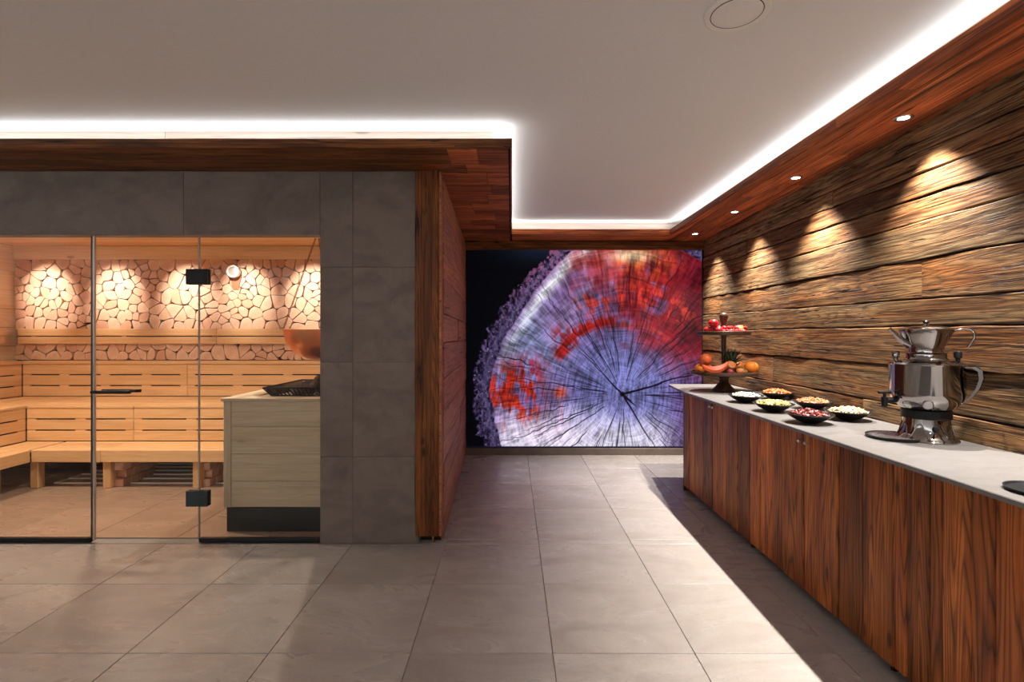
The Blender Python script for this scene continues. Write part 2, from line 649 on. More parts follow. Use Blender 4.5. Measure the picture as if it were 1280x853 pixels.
# ceiling
m = MB()
m.box(XL0, 2.3, -2.7, YF + .1, CEIL, CEIL + .1)
ceiling = tag(m.build('ceiling', M_['plaster']), 'smooth white plaster ceiling lit by hidden strips', 'ceiling', kind=S)

# room walls behind and left of the camera
m = MB()
m.box(XL0, 2.3, -2.75, -2.65, -.01, CEIL)
tag(m.build('wall_rear', M_['wallpaint']), 'plain painted wall behind the viewer', 'wall', kind=S)
m = MB()
m.box(XL0 - .1, XL0 + .05, -2.7, YS, -.01, CEIL)
tag(m.build('wall_far_left', M_['wallpaint']), 'plain painted wall at the far left of the room', 'wall', kind=S)

# right wall: reclaimed boards, each a part
m = MB()
ya, yb = -2.6, YF + .02
m.add([(xw(ya), ya, 0), (xw(yb), yb, 0), (xw(yb), yb, CEIL), (xw(ya), ya, CEIL), (2.3, ya, 0), (2.3, yb, 0), (2.3, yb, CEIL), (2.3, ya, CEIL)],
      [(0, 3, 2, 1), (4, 5, 6, 7), (0, 1, 5, 4), (2, 3, 7, 6), (1, 2, 6, 5), (0, 4, 7, 3)])
wall_right = tag(m.build('wall_right', M_['dark_gap']), 'wall of weathered reclaimed boards behind the counter', 'wall', kind=S)
YA, YB = 5.70, 2.06        # where the board edges were read off
edges = [(2.42, 2.42), (2.335, 2.262), (2.225, 2.150), (2.10, 2.033), (1.946, 1.915), (1.76, 1.724), (1.575, 1.520), (1.40, 1.388), (1.18, 1.183), (.972, .975), (.80, .78), (.58, .57), (.36, .35), (.14, .14), (.0, .0)]


def edge_at(e, y):
    return e[0] + (e[1] - e[0]) * (YA - y) / (YA - YB)


splits = {5: [2.556], 8: [4.10], 1: [3.3], 3: [1.2], 6: [1.0], 2: [4.6], 9: [3.0]}
for i in range(len(edges) - 1):
    top, bot = edges[i], edges[i + 1]
    ys = [YF - .02] + sorted(splits.get(i, []), reverse=True) + [-.2]
    for y0, y1 in zip(ys[:-1], ys[1:]):
        L = y0 - y1 - .003
        g = .0035
        ex = Vector((xw(y1) - xw(y0), y1 - y0, 0))
        Mx = frame((xw(y0), y0, 0), ex, (0, 0, 1))
        T = .014 + RND.uniform(0, .010)
        plank('plank', L, (edge_at(bot, y0) + g, edge_at(bot, y1) + g), (edge_at(top, y0) - g, edge_at(top, y1) - g), T, M_['reclaimed'], wall_right, Mx, max(6, int(L * 7)), .0040, .0045)

# far wall with stone baseboard
m = MB()
m.box(-.75, 2.3, YF, YF + .12, -.01, CEIL)
tag(m.build('wall_back', M_['dark_gap']), 'end wall of the corridor carrying the backlit picture', 'wall', kind=S)
m = MB()
m.cbox(-.54, 2.16, YF - .03, YF, 0, .078, .004)
tag(m.build('baseboard_back', M_['wall_tile']), 'low stone baseboard under the backlit picture', 'baseboard', kind=S)

# partition beside the sauna: boards on a stud wall
m = MB()
ya, yb = YS + .06, YF
m.add([(xpart(ya), ya, 0), (xpart(yb), yb, 0), (xpart(yb), yb, CEIL), (xpart(ya), ya, CEIL), (-.72, ya, 0), (-.72, yb, 0), (-.72, yb, CEIL), (-.72, ya, CEIL)],
      [(0, 1, 2, 3), (4, 7, 6, 5), (0, 4, 5, 1), (2, 6, 7, 3), (1, 5, 6, 2), (0, 3, 7, 4)])
wall_left = tag(m.build('wall_left', M_['dark_gap']), 'partition of reddish brown boards between corridor and sauna', 'wall', kind=S)
zs = [.012]
while zs[-1] < 2.40:
    zs.append(min(2.405, zs[-1] + RND.uniform(.15, .24)))
for z0, z1 in zip(zs[:-1], zs[1:]):
    if z1 - z0 < .03:
        continue
    cut = [ya + .0, YF - .002]
    if RND.random() < .5:
        cut.insert(1, RND.uniform(4.0, 5.1))
    for y0, y1 in zip(cut[:-1], cut[1:]):
        ex = Vector((xpart(y1) - xpart(y0), y1 - y0, 0))
        plank('plank', y1 - y0 - .003, (z0 + .002, z0 + .002), (z1 - .002, z1 - .002), .016 + RND.uniform(0, .006), M_['partition'], wall_left, frame((xpart(y0), y0, 0), ex, (0, 0, 1)), 8, .003, .004)

# sauna front wall with large tiles; opening X -3.9..-1.239, Z 0..1.995
GX0, GX1, GZ = -3.9, -1.239, 1.997
m = MB()
m.box(XL0, GX0, YS + .012, YS + .11, -.01, CEIL)
m.box(GX1, -.60, YS + .012, YS + .11, -.01, CEIL)
m.box(GX0, GX1, YS + .012, YS + .11, GZ, CEIL)
wsf = tag(m.build('wall_sauna_front', M_['grout']), 'grey stone tiled front wall of the sauna around the glass', 'wall', kind=S)


def wall_tile(x0, x1, z0, z1):
    g = .0007
    m = MB()
    cx, cz = (x0 + x1) / 2, (z0 + z1) / 2
    m.cbox(x0 + g - cx, x1 - g - cx, -.012, 0, z0 + g - cz, z1 - g - cz, .0015)
    m.build('tile', M_['wall_tile'], wsf, Matrix.Translation((cx, YS + .012 + RND.uniform(0, .001), cz)))


zr = [0, .562, 1.172, 1.786, 2.405]
for z0, z1 in zip(zr[:-1], zr[1:]):
    wall_tile(-1.027, -.612, z0, z1)
    wall_tile(GX1, -1.027, z0, z1)
    wall_tile(-4.52, GX0, z0, min(z1, GZ)) if z0 < GZ else None
    wall_tile(-5.72, -4.52, z0, z1)
for x0, x1 in ((-2.12, GX1), (-3.32, -2.12), (-4.52, -3.32)):
    wall_tile(x0, x1, GZ, 2.405)

# timber post at the wall's end
post = thing('trim_1', 'dark rough-hewn timber post at the end of the tiled sauna wall', 'post', (-.548, YS, 0), kind=S)
plank('beam', 2.355, (-.0765, -.0765), (.0765, .0765), .10, M_['post'], post, frame((0, .084, .052), (0, 0, 1), (-1, 0, 0)), 12, .003, .008)
m = MB()
m.box(.0785, .092, -.008, .075, .05, 2.40)
m.build('edge_strip', M_['partition'], post)
m = MB()
m.lathe([(.012, 0), (.012, .006), (.006, .008), (.006, .05), (.011, .051), (.011, .056)], 12, (.035, .02, 0))
m.build('foot', M_['brass'], post)

# ---- lowered border (soffit) with its boards, fascia = its own edge, and the cove boards behind
TH = FAS - SOF


def soffit(name, label, boxes):
    m = MB()
    for b_ in boxes:
        m.box(*b_)
    return tag(m.build(name, M_['dark_gap']), label, 'ceiling border', kind=S)


def under_plank(parent, x0, x1, y0, y1, along, mat='soffit', t=.012):
    g = .0015
    t += RND.uniform(0, .006)
    if along == 'x':          # face down: ex = +x, ey = -y gives ez = -z
        plank('plank', x1 - x0 - 2 * g, (-(y1 - g), -(y1 - g)), (-(y0 + g), -(y0 + g)), t, M_[mat], parent, frame((x0 + g, 0, SOF + .014), (1, 0, 0), (0, -1, 0)), max(3, int((x1 - x0) * 5)), .002, .004)
    else:                     # ex = +y, ey = +x gives ez = -z
        plank('plank', y1 - y0 - 2 * g, (x0 + g, x0 + g), (x1 - g, x1 - g), t, M_[mat], parent, frame((0, y0 + g, SOF + .014), (0, 1, 0), (1, 0, 0)), max(3, int((y1 - y0) * 5)), .002, .004)


def fascia(parent, a, b, n, mat='soffit'):
    """edge board from a to b whose face looks along n"""
    a, b = Vector(a), Vector(b)
    ex = (b - a).normalized()
    ey = Vector((0, 0, 1))
    if ex.cross(ey).dot(Vector(n)) < 0:
        a, b, ex = b, a, -ex
    L = (b - a).length
    plank('edge_board', L, (-.004, -.004), (TH, TH), .012, M_[mat], parent, frame(a, ex, ey), max(4, int(L * 4)), .0012, .003)


sa = soffit('trim_2', 'dark timber ceiling border above the sauna front', [(XL0, 0 - .012, 2.878 + .012, YS + .02, SOF + .014, FAS)])
bw = [2.878, 2.975, 3.075, 3.185, YS + .01]
for i in range(4):
    xs = [XL0 + .1, [-3.1, -2.2, -4.0, -2.9][i], -.02 - .132 * i]
    for x0, x1 in zip(xs[:-1], xs[1:]):
        under_plank(sa, x0, x1, bw[i], bw[i + 1], 'x', 'post')
fascia(sa, (XL0 + .1, 2.89, SOF), (-3.3, 2.89, SOF), (0, -1, 0), 'post')
fascia(sa, (-3.3, 2.89, SOF), (-.0, 2.89, SOF), (0, -1, 0), 'post')

sb = soffit('trim_3', 'reddish timber ceiling border over the plank partition', [(-.70, -.012, YS + .02, YF, SOF + .014, FAS)])
y = 2.90
k = 0
while y < YF - .05:
    y2 = min(YF - .005, y + RND.uniform(.16, .27))
    xl = -.005 - (y2 - 2.88) * 1.30 if y2 < YS + .02 else -.56
    xs = [max(xl, -.56), -.02]
    if xs[1] - xs[0] > .25:
        xs.insert(1, RND.uniform(xs[0] + .15, -.14))
    for x0, x1 in zip(xs[:-1], xs[1:]):
        if x1 - x0 > .03:
            under_plank(sb, x0, x1, y, y2, 'x', 'soffit', .016)
    y = y2
fascia(sb, (-.012, 2.89, SOF), (-.012, 5.327, SOF), (1, 0, 0))

sc_ = soffit('trim_4', 'timber ceiling border above the backlit picture', [(-.012, 1.668, 5.339, YF, SOF + .014, FAS)])
for y0, y1 in ((5.327, 5.46), (5.46, 5.60), (5.60, YF - .004)):
    under_plank(sc_, 0, 1.70, y0, y1, 'x')
fascia(sc_, (-.0, 5.339, SOF), (1.656, 5.339, SOF), (0, -1, 0))
plank('picture_rail', 2.70, (2.306, 2.306), (2.408, 2.408), .05, M_['post'], sc_, frame((-.54, YF, 0), (1, 0, 0), (0, 0, 1)), 12, .002, .006)

sd = soffit('trim_5', 'long timber ceiling border with small lamps above the counter', [(1.668, 2.25, -2.6, YF, SOF + .014, FAS)])
bx = [1.656, 1.755, 1.862, 1.985, 2.09, 2.20]
for i in range(5):
    ys = sorted({-.4, YF - .004, [2.2, 3.9, 3.0, 1.8, 4.2][i], [4.3, .9, 1.2, 3.6, 2.4][i]})
    for y0, y1 in zip(ys[:-1], ys[1:]):
        x1 = bx[i + 1]
        under_plank(sd, bx[i], x1, y0, y1, 'y')
fascia(sd, (1.668, -.4, SOF), (1.668, 2.6, SOF), (-1, 0, 0))
fascia(sd, (1.668, 2.6, SOF), (1.668, 5.339, SOF), (-1, 0, 0))

cv = thing('trim_6', 'pale boards at the back of the lit ceiling recess', 'trim', kind=S)
D = .13


def cove_board(x0, x1, y0, y1):
    m = MB()
    L = max(x1 - x0, y1 - y0)
    if x1 - x0 > y1 - y0:
        m.cbox(0, L, 0, y1 - y0, 0, CEIL - FAS - .001, .002)
        m.build('board', M_['cove_wood'], cv, Matrix.Translation((x0, y0, FAS + .0005)))
    else:
        m.cbox(0, L, 0, x1 - x0, 0, CEIL - FAS - .001, .002)
        m.build('board', M_['cove_wood'], cv, frame((x1, y0, FAS + .0005), (0, 1, 0), (-1, 0, 0)))


for x0, x1 in ((-6, -4.1), (-4.1, -2.05), (-2.05, -.11)):
    cove_board(x0, x1 - .002, 2.878 + D, 2.90 + D)
cove_board(-D - .02, -D, 2.92 + D, 5.327 + D)
cove_board(-D, 1.656 + D, 5.327 + D, 5.35 + D)
cove_board(1.656 + D, 1.676 + D, -2.6, 1.5)
cove_board(1.656 + D, 1.676 + D, 1.5, 5.327 + D)

# ---- sauna shell
SBY, SLX, SRX, SCZ = 5.66, -5.5, -.74, 2.333
m = MB()
m.box(SLX - .1, SRX + .02, SBY, SBY + .1, -.01, 2.5)
wsb = tag(m.build('wall_sauna_back', plain('log_gap', (.035, .014, .007), .95)), 'rear wall of the sauna clad with split log ends', 'wall', kind=S)
m = MB()
m.box(SLX - .1, SLX - .014, YS + .11, SBY, -.01, 2.5)
wsl = tag(m.build('wall_sauna_left', M_['dark_gap']), 'left sauna wall of pale horizontal boards', 'wall', kind=S)
z = .0
while z < SCZ:
    z1 = min(SCZ, z + .205)
    plank('plank', SBY - YS - .115, (z + .001, z + .001), (z1 - .001, z1 - .001), .014, M_['spruce_pale'], wsl, frame((SLX - .014, YS + .112, 0), (0, 1, 0), (0, 0, 1)), 4, .0004, .003)
    z = z1
m = MB()
m.box(SRX, SRX + .02, YS + .11, SBY, -.01, 2.5)
wsr = tag(m.build('wall_sauna_right', M_['spruce_pale']), 'right sauna wall of pale boards', 'wall', kind=S)
m = MB()
m.box(SLX - .1, SRX + .02, YS + .11, SBY, SCZ + .014, SCZ + .10)
sce = tag(m.build('ceiling_sauna', M_['dark_gap']), 'sauna ceiling of honey coloured boards', 'ceiling', kind=S)
y = YS + .112
while y < SBY - .01:
    y1 = min(SBY, y + .125)
    for x0, x1 in ((SLX, -3.1), (-3.1, SRX)):
        m = MB()
        m.cbox(0, x1 - x0 - .001, .0008, y1 - y - .0008, 0, .013, .002)
        m.build('plank', M_['spruce'], sce, Matrix.Translation((x0, y, SCZ)))
    y = y1
# pale board above the log wall
m = MB()
m.cbox(0, SRX - SLX, 0, .05, 0, .147, .003)
val = tag(m.build('trim_7', M_['spruce_pale'], None, Matrix.Translation((SLX, 5.605, 2.185))), 'pale board between the log wall and the sauna ceiling', 'trim', kind=S)
# sauna inner lining on the front wall
m = MB()
m.box(SLX, GX0, YS + .11, YS + .125, 0, SCZ)
m.box(GX1 + .0, SRX, YS + .11, YS + .125, 0, SCZ)
m.box(GX0, GX1, YS + .11, YS + .125, GZ, SCZ)
tag(m.build('wall_sauna_lining', M_['spruce_pale']), 'pale wood lining on the inner side of the sauna front', 'wall', kind=S)

# ---- log slices: Voronoi cells, shrunk and rounded, each its own piece
lr = random.Random(21)


def clip(poly, p, nrm):
    out = []
    for i in range(len(poly)):
        a, b = poly[i], poly[(i + 1) % len(poly)]
        da = (a[0] - p[0]) * nrm[0] + (a[1] - p[1]) * nrm[1]
        db = (b[0] - p[0]) * nrm[0] + (b[1] - p[1]) * nrm[1]
        if da <= 0:
            out.append(a)
        if da * db < 0:
            t = da / (da - db)
            out.append((a[0] + (b[0] - a[0]) * t, a[1] + (b[1] - a[1]) * t))
    return out


def cells(pts, box):
    res = []
    P = np.array(pts)
    for i, p in enumerate(pts):
        poly = [(box[0], box[2]), (box[1], box[2]), (box[1], box[3]), (box[0], box[3])]
        d2 = ((P - P[i]) ** 2).sum(1)
        for j in np.argsort(d2)[1:22]:
            q_ = pts[j]
            mid = ((p[0] + q_[0]) / 2, (p[1] + q_[1]) / 2)
            poly = clip(poly, mid, (q_[0] - p[0], q_[1] - p[1]))
            if len(poly) < 3:
                break
        res.append(poly)
    return res


def centroid(poly):
    A = cx = cy = 0
    for i in range(len(poly)):
        x0, y0 = poly[i]
        x1, y1 = poly[(i + 1) % len(poly)]
        k = x0 * y1 - x1 * y0
        A += k
        cx += (x0 + x1) * k
        cy += (y0 + y1) * k
    return (cx / (3 * A), cy / (3 * A)), A / 2


LX0, LX1 = SLX + .005, -1.95
polys = []
for (LZ0, LZ1, NLOG) in ((1.073, 1.262, 58), (1.405, 2.188, 240)):
    pts = [(lr.uniform(LX0, LX1), lr.uniform(LZ0, LZ1)) for _ in range(NLOG)]
    for it in range(3):
        cs = cells(pts, (LX0, LX1, LZ0, LZ1))
        pts = [tuple(np.array(centroid(c)[0]) * .9 + np.array(p) * .1) for c, p in zip(cs, pts)]
    pts = [(p[0] + lr.uniform(-.022, .022), p[1] + lr.uniform(-.022, .022)) for p in pts]
    pts = [(min(max(p[0], LX0 + .01), LX1 - .01), min(max(p[1], LZ0 + .01), LZ1 - .01)) for p in pts]
    polys += cells(pts, (LX0, LX1, LZ0, LZ1))
for poly in polys:
    if len(poly) < 3:
        continue
    (cx, cz), A = centroid(poly)
    if A < 0:
        poly = poly[::-1]
    g = .0028
    # drop tiny edges
    pl = [p for i, p in enumerate(poly) if math.dist(p, poly[i - 1]) > .012]
    if len(pl) < 3:
        continue
    base = pl
    pl = list(base)
    for i in range(len(base)):
        a, b = base[i], base[(i + 1) % len(base)]
        n_ = (b[1] - a[1], -(b[0] - a[0]))
        ln = math.hypot(*n_)
        n_ = (n_[0] / ln, n_[1] / ln)
        pl = clip(pl, (a[0] - n_[0] * g, a[1] - n_[1] * g), n_)
    pl = [p for i, p in enumerate(pl) if math.dist(p, pl[i - 1]) > .003]
    if len(pl) < 3:
        continue
    # one or two corners stay sharp (a split log), the others are rounded like bark
    far = sorted(range(len(pl)), key=lambda i: -math.dist(pl[i], (cx, cz)))
    sharp = set(far[:lr.choice((1, 2, 2, 3))])
    out = []
    N = len(pl)
    for i in range(N):
        p, a, b = pl[i], pl[i - 1], pl[(i + 1) % N]
        if i in sharp:
            out.append(p)
        else:
            k = .40
            q0 = (p[0] + (a[0] - p[0]) * k, p[1] + (a[1] - p[1]) * k)
            q1 = (p[0] + (b[0] - p[0]) * k, p[1] + (b[1] - p[1]) * k)
            pm = (p[0] * .5 + (q0[0] + q1[0]) * .25, p[1] * .5 + (q0[1] + q1[1]) * .25)
            out += [q0, pm, q1]
    N = len(out)
    dep = lr.uniform(.030, .048)
    tx, tz = lr.uniform(-.05, .05), lr.uniform(-.05, .05)
    m = MB()
    loc = [(p[0] - cx, p[1] - cz) for p in out]
    v0 = [(x, 0, zz) for x, zz in loc]
    v1 = [(x, -dep + .003, zz) for x, zz in loc]
    v2 = [(x * .95, -dep + x * tx + zz * tz, zz * .95) for x, zz in loc]
    fs_ = []
    for i in range(N):
        j = (i + 1) % N
        fs_ += [(i, j, N + j, N + i), (N + i, N + j, 2 * N + j, 2 * N + i)]
    fs_.append(tuple(2 * N + i for i in range(N)))
    m.add(v0 + v1 + v2, fs_)
    m.build('log_slice', M_['log'], wsb, Matrix.Translation((cx, SBY, cz)))
# plain boards on the rest of the back wall, hidden by the front wall from here
for z0, z1 in ((1.073, 1.30), (1.30, 1.54), (1.54, 1.78), (1.78, 2.02), (2.02, 2.186)):
    plank('plank', SRX - LX1 - .004, (z0, z0), (z1 - .002, z1 - .002), .02, M_['spruce_pale'], wsb, frame((LX1 + .004, SBY, 0), (1, 0, 0), (0, 0, 1)), 4, .0004, .003)

# narrow spots in the sauna ceiling, aimed at the log wall
names = ('first', 'second', 'third', 'fourth', 'fifth', 'sixth')
for i, x in enumerate((-5.12, -4.36, -3.58, -2.93, -2.20, -1.45)):
    t = thing('sauna_spot', names[i] + ' narrow spot from the left in the sauna ceiling facing the logs', 'lamp', (x, 4.95, SCZ))
    m = MB()
    m.lathe([(.034, -.006), (.038, 0)], 18)
    m.build('ring', M_['steel'], t)
    spot_light('sauna_spot_light', (0, 0, -.02), (R(90 - 38), 0, 0), SAUNA_SPOT_W, (1.0, .90, .79), 50, 1.0, .012, t)

# ================================================================== sauna furniture
# L-shaped benches; depth marks along Y (rear run) and X (left run)
B1, B2, B3 = 4.45, 4.82, 5.545        # front of low seat, riser, backrest
A1, A2, A3 = -4.21, -4.60, -5.335
Z1, Z2, Z3 = .342, .682, 1.07
SP = 'spruce'


def bpart(name, parent, x0, x1, y0, y1, z0, z1, c=.004, mat=SP):
    px, py, pz = parent.location + (parent.parent.location if parent.parent else Vector())
    m = MB()
    if (x1 - x0) >= (y1 - y0) and (x1 - x0) >= (z1 - z0):
        m.cbox(0, x1 - x0, 0, y1 - y0, 0, z1 - z0, c)
        Mx = Matrix.Translation((x0 - px, y0 - py, z0 - pz))
    elif (y1 - y0) >= (z1 - z0):
        m.cbox(0, y1 - y0, 0, x1 - x0, 0, z1 - z0, c)
        Mx = frame((x1 - px, y0 - py, z0 - pz), (0, 1, 0), (-1, 0, 0))
    else:
        m.cbox(0, z1 - z0, 0, x1 - x0, 0, y1 - y0, c)
        Mx = frame((x0 - px, y0 - py, z0 - pz), (0, 0, 1), (1, 0, 0))
    return m.build(name, M_[mat], parent, Mx)


RX = SRX - .01
lo = thing('sauna_bench', 'low sauna bench on square legs along the log wall', 'bench', ((A1 + RX) / 2, B1, 0))
for x0, x1 in ((A1, -3.60), (-3.60, -2.0), (-2.0, RX)):
    bpart('front_board', lo, x0 + .001, x1 - .001, B1, B1 + .028, .235, Z1 - .001)
    for k in range(4):
        y0 = B1 + .03 + k * .086
        bpart('slat', lo, x0 + .001, x1 - .001, y0, y0 + .078, Z1 - .026, Z1)
for x in (A1 - .03, -3.60, -2.81, -2.02, -1.2):
    bpart('leg', lo, x, x + .07, B1 + .025, B1 + .095, 0, .232, mat='spruce')
bpart('rail', lo, A1, RX, B1 + .05, B1 + .08, .236, Z1 - .028)
bpart('rail', lo, A1, RX, B2 - .05, B2 - .02, .236, Z1 - .028)

up = thing('sauna_bench', 'upper sauna bench with slotted front panel along the log wall', 'bench', ((A2 + RX) / 2, B2, 0))
gap = .013


def slotted(parent, run, z0, z1, seg, pos, n=3):
    """n slats one above the other, short spacers in the slots"""
    h = (z1 - z0 - gap * (n - 1)) / n
    for a, b in seg:
        for k in range(n):
            za = z0 + k * (h + gap)
            if run == 'x':
                bpart('slat', parent, a + .002, b - .002, pos, pos + .024, za, za + h, .003)
            else:
                bpart('slat', parent, pos - .024, pos, a + .002, b - .002, za, za + h, .003)
        L = b - a
        cuts = [a, a + .08] + [v for j in range(1, max(1, int(L / .55)) + 1) for v in (a + L * j / (max(1, int(L / .55)) + 1) - .05, a + L * j / (max(1, int(L / .55)) + 1) + .05)] + [b - .08, b]
        for j in range(0, len(cuts), 2):
            for k in range(n - 1):
                za = z0 + h + k * (h + gap)
                if run == 'x':
                    bpart('spacer', parent, cuts[j] + .002, cuts[j + 1] - .002, pos + .004, pos + .024, za - .001, za + gap + .001, .0005)
                else:
                    bpart('spacer', parent, pos - .024, pos - .004, cuts[j] + .002, cuts[j + 1] - .002, za - .001, za + gap + .001, .0005)


slotted(up, 'x', Z1 + .004, Z2 - .03, ((A2, -3.586), (-3.586, -1.95), (-1.95, RX)), B2)
for x0, x1 in ((A2 + .008, -3.58), (-3.58, -1.95), (-1.95, RX)):
    for k in range(8):
        y0 = B2 - .006 + k * .0915
        bpart('slat', up, x0 + .001, x1 - .001, y0, min(y0 + .083, B3 - .002), Z2 - .028, Z2, .004)
m = MB()
m.box(A2 - up.location.x, RX - up.location.x, .026, .03, .24, Z2 - .03)
m.build('backing', M_['dark_gap'], up)

m = MB()
m.box(A3 - up.location.x, RX - up.location.x, B3 + .026 - B2, B3 + .03 - B2, Z2, Z3 - .04)
bk = m.build('backrest', M_['dark_gap'], up)
slotted(bk, 'x', Z2 + .004, Z3 - .04, ((A3, -3.54), (-3.54, -1.9), (-1.9, RX)), B3)
bpart('cap', bk, A3, RX, B3 - .014, SBY - .003, Z3 - .038, Z3)

# left run
LF = YS + .15
lol = thing('sauna_bench', 'low sauna bench turning along the left board wall', 'bench', (A1, (LF + B1) / 2, 0))
bpart('front_board', lol, A1 - .028, A1 - .002, LF, B1 + .0, .235, Z1 - .001)
for k in range(4):
    x1 = A1 - .03 - k * .089
    bpart('slat', lol, x1 - .081, x1, LF, B2 - .004, Z1 - .026, Z1)
bpart('leg', lol, A1 - .10, A1 - .03, LF + .1, LF + .17, 0, .232)
bpart('leg', lol, A1 - .10, A1 - .03, B1 - .30, B1 - .23, 0, .232)
upl = thing('sauna_bench', 'upper sauna bench turning along the left board wall', 'bench', (A2, (LF + B2) / 2, 0))
slotted(upl, 'y', Z1 + .004, Z2 - .03, ((LF, B2 - .003),), A2)
for k in range(8):
    x1 = A2 + .006 - k * .0915
    bpart('slat', upl, max(x1 - .083, A3 + .002), x1, LF, B3 - .004, Z2 - .028, Z2, .004)
m = MB()
m.box(-.03, -.026, LF - upl.location.y, B2 - upl.location.y, .24, Z2 - .03)
m.build('backing', M_['dark_gap'], upl)
m = MB()
m.box(A3 - .03 - upl.location.x, A3 - .026 - upl.location.x, LF - upl.location.y, B3 - upl.location.y, Z2, Z3 - .04)
bkl = m.build('backrest', M_['dark_gap'], upl)
slotted(bkl, 'y', Z2 + .004, Z3 - .04, ((LF, B3 - .003),), A3)
bpart('cap', bkl, SLX + .003, A3 + .014, LF, B3 - .016, Z3 - .038, Z3)

# block supports under the rear bench
for (x, lab) in ((-3.50, 'stacked wood block support under the bench behind the middle leg'), (-2.73, 'stacked wood block support under the bench near the heater')):
    t = thing('bench_support', lab, 'support', (x, 4.72, 0))
    for r_ in range(3):
        for k in range(4):
            y0 = -.20 + k * .105 + (r_ % 2) * .035
            m = MB()
            m.cbox(0, .096, -.045, .045 + RND.uniform(0, .01), 0, .068, .005)
            m.build('block', M_['log'], t, frame((0, y0, r_ * .0725), (0, 1, 0), (-1, 0, 0)))

# floor grate under the bench
t = thing('floor_grate', 'thin pale slats of a floor grate in the shade under the bench', 'grate', (-2.9, 4.95, 0))
for yy in (4.614, 4.768, 4.910, 5.048, 5.18, 5.315):
    m = MB()
    m.cbox(0, 2.95, -.008, .008, .0, .012, .002)
    m.build('slat', M_['white'], t, Matrix.Translation((-1.25, yy - 4.95, 0)))

# head rails
hr = thing('head_rail', 'double board head rail across the log wall', 'rail', (-3.1, SBY - .05, 1.25))
for x0, x1 in ((-5.42, -3.24), (-3.238, -1.74)):
    bpart('board', hr, x0, x1, 5.575, 5.603, 1.342, 1.421)
    bpart('board', hr, x0, x1, 5.575, 5.603, 1.252, 1.331)
for x in (-5.3, -4.3, -3.3, -2.3, -1.85):
    bpart('bracket', hr, x, x + .05, 5.603, 5.655, 1.265, 1.41)
hl = thing('head_rail', 'double board head rail on the left sauna wall', 'rail', (SLX + .05, 4.6, 1.25))
for z0 in (1.342, 1.252):
    bpart('board', hl, SLX + .045, SLX + .073, 3.5, 5.45, z0, z0 + .079)
for y in (3.7, 4.6, 5.3):
    bpart('bracket', hl, SLX + .001, SLX + .045, y, y + .05, 1.265, 1.41)

# lamp-like gauge and peg on the log wall
t = thing('wall_gauge', 'round white rimmed gauge on a brown mount on the log wall', 'gauge', (-3.045, SBY - .06, 2.045))
MY = Matrix.Rotation(R(90), 3, 'X')
m = MB()
m.lathe([(.058, 0), (.066, .01), (.068, .055), (.062, .062), (.052, .062), (.050, .05)], 28, M=MY)
m.build('rim', M_['white'], t)
m = MB()
m.lathe([(.050, .045), (.050, .051), (.02, .054), (.0001, .055)], 28, M=MY)
m.build('dial', M_['silver'], t)
m = MB()
m.add([(-.065, .005, -.03), (.065, .005, -.03), (.03, .005, -.19), (-.03, .005, -.19), (-.065, .04, -.03), (.065, .04, -.03), (.03, .04, -.19), (-.03, .04, -.19)],
      [(0, 3, 2, 1), (4, 5, 6, 7), (0, 1, 5, 4), (1, 2, 6, 5), (2, 3, 7, 6), (3, 0, 4, 7)][0:0] + [(0, 1, 2, 3)[::-1], (4, 5, 6, 7), (0, 4, 5, 1)[::-1], (1, 5, 6, 2)[::-1], (2, 6, 7, 3)[::-1], (3, 7, 4, 0)[::-1]])
m.build('mount', plain('mount_brown', (.30, .10, .045), .6), t)  # solid brown wedge standing in for the shadow below the gauge
t = thing('peg', 'small round wooden peg left of the white gauge', 'peg', (-3.22, SBY - .045, 2.035))
m = MB()
m.lathe([(.012, -.02), (.014, .02), (.03, .026), (.034, .04), (.028, .052), (.0001, .056)], 16, M=MY)
m.build('knob', M_['spruce_pale'], t)

# sauna ceiling lamps in front of the valance (above the lintel); left and middle are added fill
for i, (x, y) in enumerate(((-4.6, 3.8), (-3.1, 3.8), (-1.44, 4.09))):
    t = thing('sauna_lamp', ['small recessed lamp in the sauna ceiling, leftmost', 'small recessed lamp in the middle of the sauna ceiling', 'small recessed lamp in the sauna ceiling above the heater'][i], 'lamp', (x, y, SCZ))
    m = MB()
    m.lathe([(.05, -.008), (.055, 0)], 20)
    m.build('ring', M_['steel'], t)
    m = MB()
    m.lathe([(.035, -.0095), (.036, -.0085)], 16)
    m.build('lens', M_['warm_lens'], t)
    spot_light('sauna_lamp_light', (0, 0, -.02), (0, 0, 0), SAUNA_FILL_W * (1 if i < 2 else .5), SAUNA_COL, 150, .8, .05 if i < 2 else .015, t)

# heater
HX0, HX1, HY0, HY1 = -1.977, -.80, 3.484, 4.30
ht = thing('sauna_heater', 'sauna heater in a pale board casing on a dark metal base', 'heater', (-1.39, 3.89, 0))
bpart('base', ht, HX0 + .02, HX1, HY0 + .002, HY1 - .02, 0, .165, .004, 'slate_blue')
hz = [.166, .345, .532, .718, .90]
bpart('stile', ht, HX0, HX0 + .052, HY0, HY0 + .024, .166, .893, .003, 'heater_wood')
for z0, z1 in zip(hz[:-1], hz[1:]):
    bpart('board', ht, HX0 + .053, HX1, HY0 + .003, HY0 + .024, z0 + .001, min(z1, .894) - .001, .002, 'heater_wood')
    bpart('board', ht, HX0 + .002, HX0 + .024, HY0 + .025, HY1, z0 + .001, min(z1, .894) - .001, .002, 'heater_wood')
bpart('top_frame', ht, HX0 - .012, HX1, HY0 - .012, HY0 + .16, .894, .915, .003, 'heater_wood')
bpart('top_frame', ht, HX0 - .012, HX0 + .15, HY0 + .161, HY1, .894, .915, .003, 'heater_wood')
bpart('top_frame', ht, HX0 + .151, HX1, HY1 - .10, HY1, .894, .915, .003, 'heater_wood')
